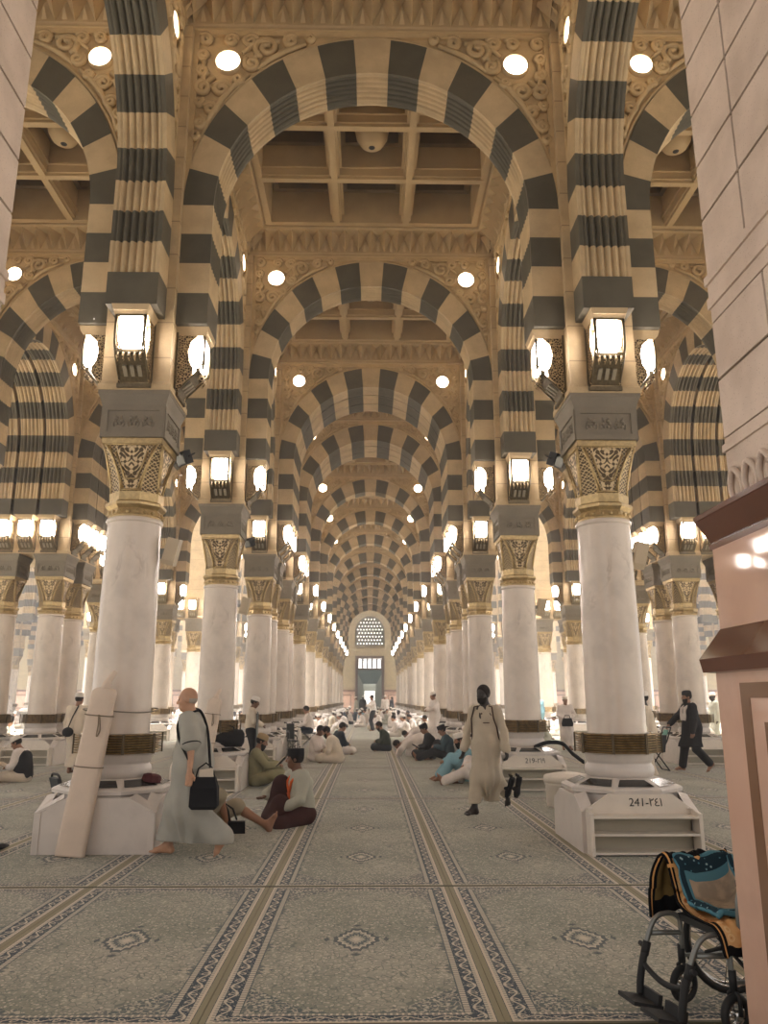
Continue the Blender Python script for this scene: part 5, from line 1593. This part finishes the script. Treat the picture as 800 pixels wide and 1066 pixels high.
def wheelchair(loc, rz, label, rug=True, scale=1.0):
    e = empty('wheelchair', loc, rz); e.scale = (scale,)*3
    tag(e, label, 'wheelchair')
    big = wheel(0.285, 0.018, 16); small = wheel(0.078, 0.020, 5)
    b = MB(); b.tube([(0.255*math.cos(t), 0, 0.255*math.sin(t)) for t in np.linspace(0, 2*PI, 37)[:-1]], 0.009, 6, closed=True)
    hr = b.mesh('hand_rim', m_chrome)
    for s in (-1, 1):
        w = obj('rear_wheel', big[0][1], e, (-0.16, s*0.285, 0.303)); obj('rim', big[1][1], w); obj('hand_rim', hr, w, (0, s*0.035, 0))
        w = obj('caster', small[0][1], e, (0.20, s*0.225, 0.098), (0, 0, 0.25)); obj('rim', small[1][1], w)
        b = MB(); b.tube([(0,-0.032,0),(0,-0.032,0.09),(0,0,0.115),(0,0.032,0.09),(0,0.032,0)], 0.011, 6); b.tube([(0,0,0.11),(0,0,0.20)], 0.02, 8)
        obj('fork', b.mesh('fork', m_rubber), w)
        # side frame
        b = MB()
        b.tube(catmull([(-0.20,s*0.225,0.30),(-0.20,s*0.225,0.86),(-0.24,s*0.225,0.90),(-0.36,s*0.225,0.90)]), 0.0125, 8)
        b.tube([(-0.20,s*0.225,0.24),(0.20,s*0.225,0.24),(0.20,s*0.225,0.44),(-0.20,s*0.225,0.44)], 0.0125, 8)
        b.tube(catmull([(-0.20,s*0.245,0.45),(-0.19,s*0.245,0.64),(-0.12,s*0.245,0.68),(0.06,s*0.245,0.68),(0.14,s*0.245,0.64),(0.15,s*0.245,0.45)]), 0.0125, 8)
        obj('side_frame', b.mesh('side_frame', m_steel), e)
        b = MB(); b.obox((-0.02,s*0.245,0.70),(1,0,0),(0,1,0),(0,0,1),0.15,0.026,0.016); obj('armrest', b.mesh('armrest', m_vinyl), e)
        b = MB(); b.tube([(-0.34,s*0.225,0.90),(-0.46,s*0.225,0.90)], 0.019, 8); obj('push_grip', b.mesh('push_grip', m_rubber), e)
        # swing-away leg rest
        b = MB()
        b.tube(catmull([(0.20,s*0.215,0.28),(0.20,s*0.215,0.41),(0.215,s*0.215,0.445),(0.26,s*0.215,0.462),(0.33,s*0.213,0.455),(0.38,s*0.21,0.41),(0.43,s*0.205,0.30),(0.475,s*0.20,0.15)]), 0.0145, 8)
        b.tube([(0.20,s*0.215,0.36),(0.385,s*0.21,0.37)], 0.0135, 8)
        lr = obj('leg_rest', b.mesh('leg_rest', m_steel), e)
        b = MB(); b.tube([(0.415,s*0.207,0.33),(0.44,s*0.204,0.265)], 0.023, 8)
        b.tube(catmull([(0.43,s*0.203,0.28),(0.45,s*0.20,0.25),(0.475,s*0.20,0.15),(0.485,s*0.195,0.08)]), 0.021, 8)
        b.tube([(0.425,s*0.207,0.30),(0.43,s*0.26,0.31)], 0.014, 8)
        obj('clamp', b.mesh('clamp', m_rubber), lr)
        b = MB(); b.obox((0.53,s*0.115,0.075),(1,0,0.22),(0,1,0),(-0.22,0,1),0.085,0.085,0.010); b.obox((0.465,s*0.115,0.085),(1,0,0.22),(0,1,0),(-0.22,0,1),0.012,0.085,0.035)
        obj('foot_plate', b.mesh('foot_plate', m_rubber), lr)
    b = MB(); b.obox((0.0,0,0.445),(1,0,0),(0,1,0),(0,0,1),0.21,0.215,0.018); obj('seat', b.mesh('seat', m_vinyl), e)
    b = MB(); b.obox((-0.205,0,0.68),(1,0,0),(0,1,0),(0,0,1),0.014,0.215,0.20); obj('backrest', b.mesh('backrest', m_vinyl), e)
    b = MB(); b.tube([(0.05,-0.22,0.25),(0.05,0.22,0.43)], 0.011, 6); b.tube([(0.07,0.22,0.25),(0.07,-0.22,0.43)], 0.011, 6); obj('cross_brace', b.mesh('cross_brace', m_rubber), e)
    b = MB(); b.tube([(0.452,y,0.235-0.05*math.cos(y*7)) for y in np.linspace(-0.2,0.2,9)], 0.016, 6); obj('calf_strap', b.mesh('calf_strap', m_rubber), e)
    return e
WX, WY, WR = 1.87, 4.36, R(191.5)
wc = wheelchair((WX, WY, 0.012), WR, 'grey-framed wheelchair with blankets at the near right pier, footplates toward the nave', scale=0.94)
# blankets on it (each lies on the chair, a thing of its own)
M = Mat('patterned_blanket')
tcn = M.t.nodes.new('ShaderNodeUVMap'); sx = M.t.nodes.new('ShaderNodeSeparateXYZ'); M.t.links.new(tcn.outputs[0], sx.inputs[0])
u, v = X(M.t, sx.outputs[0]), X(M.t, sx.outputs[1])
n = M.noise(9.0, 3); vv = M.voro(16.0)
col = M.mix(rgb(198,140,86), rgb(214,170,118), n.ss(0.35, 0.65)); col = M.mix(col, rgb(150,72,50), vv.lt(0.22)*0.8); col = M.mix(col, rgb(226,196,150), vv.band(0.30, 0.38)*0.7)
dv = (v-0.5).abs(); col = M.mix(col, rgb(112,92,56), u.lt(0.30)*1.0); col = M.mix(col, rgb(24,24,26), u.band(0.0, 0.07).max(u.band(0.26, 0.36)).max(u.gt(0.955))); col = M.mix(col, rgb(24,24,26), dv.gt(0.42)); col = M.mix(col, rgb(214,160,100), dv.band(0.455, 0.475)); col = M.mix(col, rgb(214,160,100), u.band(0.385, 0.40))
M.set(col, 0.95, spec=0.1); M.bump(M.noise(120.0, 2), 0.2, 0.004); m_blk1 = M.m
M = Mat('blue_blanket')
tcn = M.t.nodes.new('ShaderNodeUVMap'); sx = M.t.nodes.new('ShaderNodeSeparateXYZ'); M.t.links.new(tcn.outputs[0], sx.inputs[0])
u, v = X(M.t, sx.outputs[0]), X(M.t, sx.outputs[1]); vv = M.voro(34.0)
du = (u-0.5).abs(); dv = (v-0.5).abs(); m_ = du.max(dv)
col = M.mix(rgb(176,158,136), rgb(150,138,122), M.noise(12.0).ss(.4,.6)); col = M.mix(col, rgb(82,128,142), m_.gt(0.30)); col = M.mix(col, rgb(38,56,66), m_.band(0.34, 0.44)*vv.gt(0.25)); col = M.mix(col, rgb(170,186,184), m_.band(0.34, 0.44)*vv.lt(0.16))
M.set(col, 0.95, spec=0.1); M.bump(M.noise(90.0, 2), 0.25, 0.005); m_blk2 = M.m
prof = catmull([(-0.30,0.43,0),(-0.315,0.55,0),(-0.305,0.68,0),(-0.265,0.755,0),(-0.225,0.735,0),(-0.20,0.62,0),(-0.165,0.51,0),(-0.05,0.478,0),(0.10,0.485,0),(0.20,0.50,0),(0.262,0.46,0),(0.278,0.37,0)], 5)
def blanket_fn(u, v):
    p = prof[min(int(u*(len(prof)-1)), len(prof)-1)]
    x = -0.16+0.42*v + 0.05*math.sin(u*9)*(v-0.5)
    bul = 0.014*math.sin(v*17+u*6)+0.010*math.sin(v*29-u*13)
    f = max(0.0, 0.22-u)/0.22
    return (x+0.05*f*(v), p.x-bul*(1.0 if u < 0.4 else 0.2)-0.06*f, p.y+abs(bul)*0.8+0.03*f*math.sin(v*5))
bl = sheet(blanket_fn, len(prof)-1, 30, 0.012, 'blanket', m_blk1)
bl.scale = bb_scale = (0.94,)*3; bl.location = (WX, WY, 0.012); bl.rotation_euler = (0, 0, WR)
tag(bl, 'orange and black patterned blanket draped over the wheelchair arm and seat', 'blanket')
pr2 = catmull([(-0.185,0.74,0),(-0.178,0.66,0),(-0.160,0.585,0),(-0.06,0.535,0),(0.07,0.53,0),(0.16,0.545,0),(0.195,0.525,0)], 5)
def blue_fn(u, v):
    p = pr2[min(int(u*(len(pr2)-1)), len(pr2)-1)]
    b_ = 0.008*math.sin(v*15+u*5)+0.006*math.sin(v*27-u*11)
    y = -0.235+0.40*v
    r = min(max((-0.10-y)/0.12, 0.0), 1.0); r = r*r*(3-2*r)
    return (p.x*0.85+0.035+abs(b_), y, min(p.y+0.215*r, 0.76-0.03*abs(p.x))+abs(b_)*0.8)
bb = sheet(blue_fn, len(pr2)-1, 24, 0.022, 'blanket', m_blk2)
bb.scale = (0.94,)*3; bb.location = (WX, WY, 0.012); bb.rotation_euler = (0, 0, WR)
tag(bb, 'blue bordered blanket folded on the wheelchair seat and back', 'blanket')

# wrapped bundles leaning on the left columns
m_wrap = cloth('wrap', rgb(214,196,178), 0.7, 0.04)
def bundle(loc, rz, tilt, label, s=1.0):
    e = empty('wrapped_bundle', loc, rz); e.rotation_euler = (tilt[0], tilt[1], rz); e.scale = (s, s, s)
    tag(e, label, 'bundle', None)
    b = MB(); n = 24; secs = [(0.14,0.05,0.0),(0.145,0.055,0.02),(0.142,0.06,0.5),(0.136,0.06,1.0),(0.13,0.058,1.5),(0.128,0.055,1.62),(0.11,0.045,1.655),(0.03,0.02,1.67)]
    vs = []; fs = []
    for (a, c, z) in secs:
        for i in range(n):
            t = 2*PI*i/n; ex = 0.45
            vs.append((a*math.copysign(abs(math.cos(t))**ex, math.cos(t)), c*math.copysign(abs(math.sin(t))**ex, math.sin(t)), z+0.01*math.sin(3*t)*(1 if z > 1.6 else 0)))
    for j in range(len(secs)-1):
        for i in range(n): fs.append((j*n+i, j*n+(i+1) % n, (j+1)*n+(i+1) % n, (j+1)*n+i))
    fs.append(tuple(reversed(range(n))))
    b.add(vs, fs, 0, True); obj('wrap', b.mesh('wrap', m_wrap), e)
    b = MB(); b.tube(catmull([(0.0,0,1.65),(0.02,0.0,1.74),(0.05,0.01,1.82),(0.06,0.02,1.85)]), [0.05]*6+[0.035]*6+[0.03]*7, 8); obj('neck', b.mesh('neck', m_wrap), e)
    b = MB()
    for z in (0.86, 1.38):
        b.tube([(0.145*math.copysign(abs(math.cos(t))**0.5, math.cos(t)), 0.066*math.copysign(abs(math.sin(t))**0.5, math.sin(t)), z+0.01*math.sin(t)) for t in np.linspace(0, 2*PI, 25)], 0.006, 5)
    b.tube(catmull([(0.02,-0.066,1.38),(0.045,-0.075,1.30),(0.06,-0.07,1.22),(0.035,-0.07,1.16),(0.03,-0.07,1.28),(0.01,-0.068,1.38)]), 0.006, 5)
    obj('cord', b.mesh('cord', simple('cord', rgb(128,112,94), 0.8)), e)
    return e
bundle((-2.98,8.47,0.014), 0.0, (R(-8.2), R(5.0), 0), 'long cream wrapped bundle leaning on the near left column')
bundle((-2.86,13.95,0.03), 0.0, (R(-10.5), R(6), 0), 'cream wrapped bundle leaning on the second left column', 0.93)
b = MB(); b.tube([(0.40*math.cos(t), 0.40*math.sin(t), 1.42+0.02*math.sin(2*t)) for t in np.linspace(0, 2*PI, 41)[:-1]], 0.008, 5, closed=True)
cr = obj('cord', b.mesh('tie_cord', simple('cord_grey', rgb(130,122,112), 0.8)), None, (-2.8, 9.2, 0)); tag(cr, 'thin grey cord tied round the near left column', 'cord')

# speakers on the shafts and little spotlights on the capitals
m_spk = simple('speaker_beige', rgb(188,172,146), 0.6)
b = MB(); b.prism([(-0.10,0.0),(0.10,0.0),(0.12,0.07),(0.10,0.40),(-0.10,0.40),(-0.12,0.07)], -0.09, 0.09, 0, 'y'); ME_SPK = b.mesh('speaker_box', m_spk)
b = MB(); b.box(-0.02,0.02,-0.02,0.12,0.16,0.24); ME_SPB = b.mesh('bracket', m_steel)
for x, y, lab in [(-2.8,9.2,'near left column'),(2.8,9.2,'near right column'),(-2.8,14.8,'second left column'),(2.8,14.8,'second right column')]:
    e = empty('column_speaker', (x+0.42, y+0.02 if x < 0 else y+0.18, 3.08), PI/2); e.scale = (0.8,)*3; tag(e, 'beige box speaker mounted on the right of the %s' % lab, 'speaker', 'column speakers')
    e.rotation_euler = (0, R(-8), PI/2)
    obj('speaker_box', ME_SPK, e, (0,0,0), (R(14),0,0)); obj('bracket', ME_SPB, e)
b = MB(); b.obox((0,0,0),(1,0,0),(0,1,0),(0,0,1),0.10,0.055,0.085); b.obox((0,-0.058,0),(1,0,0),(0,1,0),(0,0,1),0.085,0.004,0.07,1); ME_SPOT = b.mesh('spot_body', [m_black, m_glassdark])
b = MB(); b.tube([(-0.11,0,0),(-0.11,0.10,0.02),(0.11,0.10,0.02),(0.11,0,0)], 0.01, 5); ME_SPOTB = b.mesh('yoke', m_black)
for x, y, rz, lab in [(-2.38,9.66,-0.8,'near left capital'),(2.38,9.66,0.8,'near right capital'),(-8.05+0.52,25.3,-0.8,'left aisle capital, third row'),(-2.38,15.26,-0.8,'second left capital')]:
    e = empty('spotlight', (x, y, 4.53), rz); e.rotation_euler = (R(25), 0, rz); tag(e, 'small black spotlight at the corner of the %s' % lab, 'spotlight', 'capital spotlights')
    obj('spot_body', ME_SPOT, e); obj('yoke', ME_SPOTB, e)

# floor chairs, cap, scarf, boxes
def floor_chair(loc, rz, label, mat, tilt=0.35):
    e = empty('floor_chair', loc, rz); tag(e, label, 'floor chair')
    b = MB(); b.tube(catmull([(0.10,-0.19,0.02),(0,-0.19,0.03),(-0.10,-0.19,0.25),(-0.17,-0.15,0.50),(-0.18,0,0.54),(-0.17,0.15,0.50),(-0.10,0.19,0.25),(0,0.19,0.03),(0.10,0.19,0.02)]), 0.016, 8); obj('frame', b.mesh('frame', m_black), e)
    b = MB(); b.obox((-0.125,0,0.30),(-0.32,0,1),(0,1,0),(1,0,0.32),0.20,0.155,0.022); obj('backrest', b.mesh('backrest', mat), e)
    b = MB(); b.obox((0.16,0,0.035),(1,0,0),(0,1,0),(0,0,1),0.20,0.18,0.022); obj('seat', b.mesh('seat', mat), e)
    return e
floor_chair((3.55,11.9,0.012), PI+0.9, 'folding floor chair with a teal cushion beside the near right plinth', cloth('teal', rgb(72,140,132)))
floor_chair((-4.12,11.4,0.012), 0.7, 'black floor chair with a patterned back beside the near left plinth', simple('chair_dark', rgb(44,50,54), 0.7))
b = MB(); b.lathe([(0.10,0.0),(0.105,0.02),(0.095,0.07),(0.06,0.085),(0.01,0.088)], 8, 0, smooth=False)
o = obj('cap', b.mesh('cap', cloth('plum', rgb(88,48,50))), None, (-2.36,9.0,0.672)); o.rotation_euler = (R(-0), R(9), 0.3); tag(o, 'plum cap left on top of the near left plinth', 'cap')
def umbrella(loc, rot, label):
    e = empty('umbrella', loc); e.rotation_euler = rot; tag(e, label, 'umbrella')
    b = MB(); b.tube([(0,0,0.0),(0.0,0,0.08),(0,0,0.45),(0,0,0.50)], [0.012,0.032,0.040,0.016], 8); obj('canopy', b.mesh('canopy', m_black), e)
    b = MB(); b.tube(catmull([(0,0,0.5),(0,0,0.60),(0.02,0,0.64),(0.05,0,0.63)]), 0.009, 6); obj('handle', b.mesh('handle', m_rubber), e)
    return e
umbrella((-3.80,8.95,0.045), (R(88), 0, R(-20)), 'black folded umbrella lying on the carpet left of the near left plinth')
def scarf_fn(u, v):
    x = -0.42+0.84*u; z = 0.70+0.09*math.sin(PI*min(u*1.3,1))-0.42*max(0,u-0.62)*1.5
    return (x, -0.08+0.16*v+0.02*math.sin(u*14), z+0.02*math.sin(v*9+u*11))
sc = sheet(scarf_fn, 22, 8, 0.03, 'scarf', C_BLACK); sc.location = (3.32,14.35,0.012); sc.rotation_euler = (0,0,-0.25); tag(sc, 'black scarf flung over the right corner of the second right plinth', 'scarf')
# lidded bin behind the near right plinth
e = empty('lidded_bin', (2.92,12.15,0.012)); tag(e, 'cream lidded bin behind the near right plinth', 'bin')
b = MB(); b.lathe([(0.30,0.0),(0.31,0.02),(0.325,0.30),(0.335,0.31),(0.335,0.34)], 28); obj('bin_body', b.mesh('bin_body', m_white), e)
b = MB(); b.lathe([(0.345,0.34),(0.345,0.42),(0.33,0.44),(0.15,0.475),(0.01,0.48)], 28); obj('bin_lid', b.mesh('bin_lid', m_white), e)
# tall black board and black bags by the second left columns
e = empty('black_board', (-2.47,17.9,0.012), 0.20); tag(e, 'tall narrow black board standing behind the olive-clothed reader', 'board')
b = MB(); b.box(-0.02,0.02,-0.28,0.28,0.06,1.22); obj('panel', b.mesh('panel', m_black), e)
b = MB(); b.tube([(0.0,-0.29,0.0),(0,-0.29,1.25),(0,0.29,1.25),(0,0.29,0)], 0.016, 6); b.tube([(-0.18,-0.29,0.016),(0.18,-0.29,0.016)], 0.016, 6); b.tube([(-0.18,0.29,0.016),(0.18,0.29,0.016)], 0.016, 6); obj('stand', b.mesh('stand', m_steel), e)
for q, (x, y, z, s) in enumerate([(-2.95,14.45,0.70,1.0)]):
    e = empty('duffel_bag', (x+0.42, y+0.15, z), 0.1); tag(e, 'big black duffel bag set on the second left plinth', 'bag')
    b = MB(); b.tube([(-0.30,0,0.16),(-0.26,0,0.16),(0.0,0,0.165),(0.26,0,0.16),(0.30,0,0.16)], [0.08,0.15,0.16,0.15,0.08], 14); obj('bag_body', b.mesh('bag_body', C_BLACK), e)
    b = MB(); b.tube(catmull([(-0.12,-0.13,0.24),(-0.10,-0.10,0.36),(0.10,-0.10,0.36),(0.12,-0.13,0.24)]), 0.012, 6); obj('bag_handle', b.mesh('bag_handle', m_rubber), e)
# folded wheelchair, trolley, stool further off
wc2 = wheelchair((-2.05,21.7,0.012), -PI/2+0.35, 'empty wheelchair standing left of the nave beyond the black board')
wc2.scale = (1.0, 0.45, 1.0)
def trolley(loc, rz, label):
    e = empty('folding_trolley', loc, rz); tag(e, label, 'trolley')
    b = MB()
    for s in (-1, 1):
        b.tube([(-0.22,s*0.2,0.03),(0.20,s*0.2,0.62),(0.32,s*0.2,0.92)], 0.014, 6); b.tube([(0.22,s*0.2,0.03),(-0.20,s*0.2,0.62)], 0.014, 6)
    b.tube([(0.32,-0.2,0.92),(0.32,0.2,0.92)], 0.016, 6); b.tube([(-0.22,-0.2,0.03),(-0.22,0.2,0.03)], 0.014, 6); b.tube([(0.22,-0.2,0.03),(0.22,0.2,0.03)], 0.014, 6)
    obj('frame', b.mesh('frame', m_rubber), e)
    b = MB(); b.frustum((0.17,0.16),0.40,(0.22,0.19),0.76); obj('bag', b.mesh('bag', m_vinyl), e)
    b = MB(); b.obox((0.27,0,0.80),(0.4,0,1),(0,1,0),(-1,0,0.4),0.07,0.10,0.012); obj('tag_panel', b.mesh('tag_panel', cloth('mint', rgb(120,170,156))), e)
    return e
trolley((6.22,17.8,0.012), 0.05, 'black folding trolley with a bag pushed by the black-clothed person')
e = empty('folding_stool', (-2.05,28.0,0.012)); tag(e, 'folding stool under the white-shirted person, left of the nave', 'stool')
b = MB()
for s in (-1, 1): b.tube([(-0.2,s*0.17,0.0),(0.2,s*0.17,0.38)], 0.012, 6); b.tube([(0.2,s*0.17,0.0),(-0.2,s*0.17,0.38)], 0.012, 6)
obj('legs', b.mesh('legs', m_rubber), e)
b = MB(); b.box(-0.2,0.2,-0.19,0.19,0.37,0.395); obj('seat', b.mesh('seat', C_NAVY), e)
SKYZ = 70; HAZE = 0.005; SKYH = 0.85; EXPOSURE = 0.25
# ------------------------------------------------------------------ light
w = bpy.data.worlds.new('daylight'); scene.world = w; w.use_nodes = True
nt = w.node_tree; bg = nt.nodes['Background']
tc = nt.nodes.new('ShaderNodeTexCoord'); sp = nt.nodes.new('ShaderNodeSeparateXYZ'); nt.links.new(tc.outputs['Generated'], sp.inputs[0])
zz = X(nt, sp.outputs[2])
st = zz.ss(0.88, 1.0)*SKYZ + SKYH
nt.links.new(st.k, bg.inputs[1]); bg.inputs[0].default_value = (1.0, 0.94, 0.90, 1)
b = MB(); b.box(-33, 33, 5, 78.4, 0.02, 10.3)
hm = bpy.data.materials.new('haze'); hm.use_nodes = True; ht = hm.node_tree
ht.nodes.remove(ht.nodes['Principled BSDF'])
vsn = ht.nodes.new('ShaderNodeVolumeScatter'); vsn.inputs['Color'].default_value = (1.0, 0.96, 0.93, 1); vsn.inputs['Density'].default_value = HAZE
ht.links.new(vsn.outputs[0], ht.nodes['Material Output'].inputs['Volume'])
if HAZE > 0:
    hz = obj('haze', b.mesh('haze', hm)); tag(hz, 'thin pale haze filling the long hall', 'haze', None, 'stuff')
# ------------------------------------------------------------------ camera
F = 820.0; TH = 13.31; YAW = math.degrees(math.atan(15.0/(F/math.cos(R(TH)))))
cd = bpy.data.cameras.new('camera'); cam = bpy.data.objects.new('camera', cd); COL.objects.link(cam)
cd.sensor_fit = 'HORIZONTAL'; cd.sensor_width = 36.0; cd.lens = 36.0*F/800.0
cd.clip_start = 0.05; cd.clip_end = 500
cam.location = (0, 0, 1.55); cam.rotation_euler = (R(90+TH), 0, R(-YAW))
scene.camera = cam
vs = scene.view_settings
scene.display_settings.display_device = 'sRGB'
vs.view_transform = 'Standard'; vs.look = 'None'; vs.gamma = 1.0; vs.use_curve_mapping = False
vs.exposure = EXPOSURE
scene.cycles.use_denoising = True
scene.cycles.max_bounces = 8; scene.cycles.diffuse_bounces = 5
scene.cycles.sample_clamp_indirect = 6.0
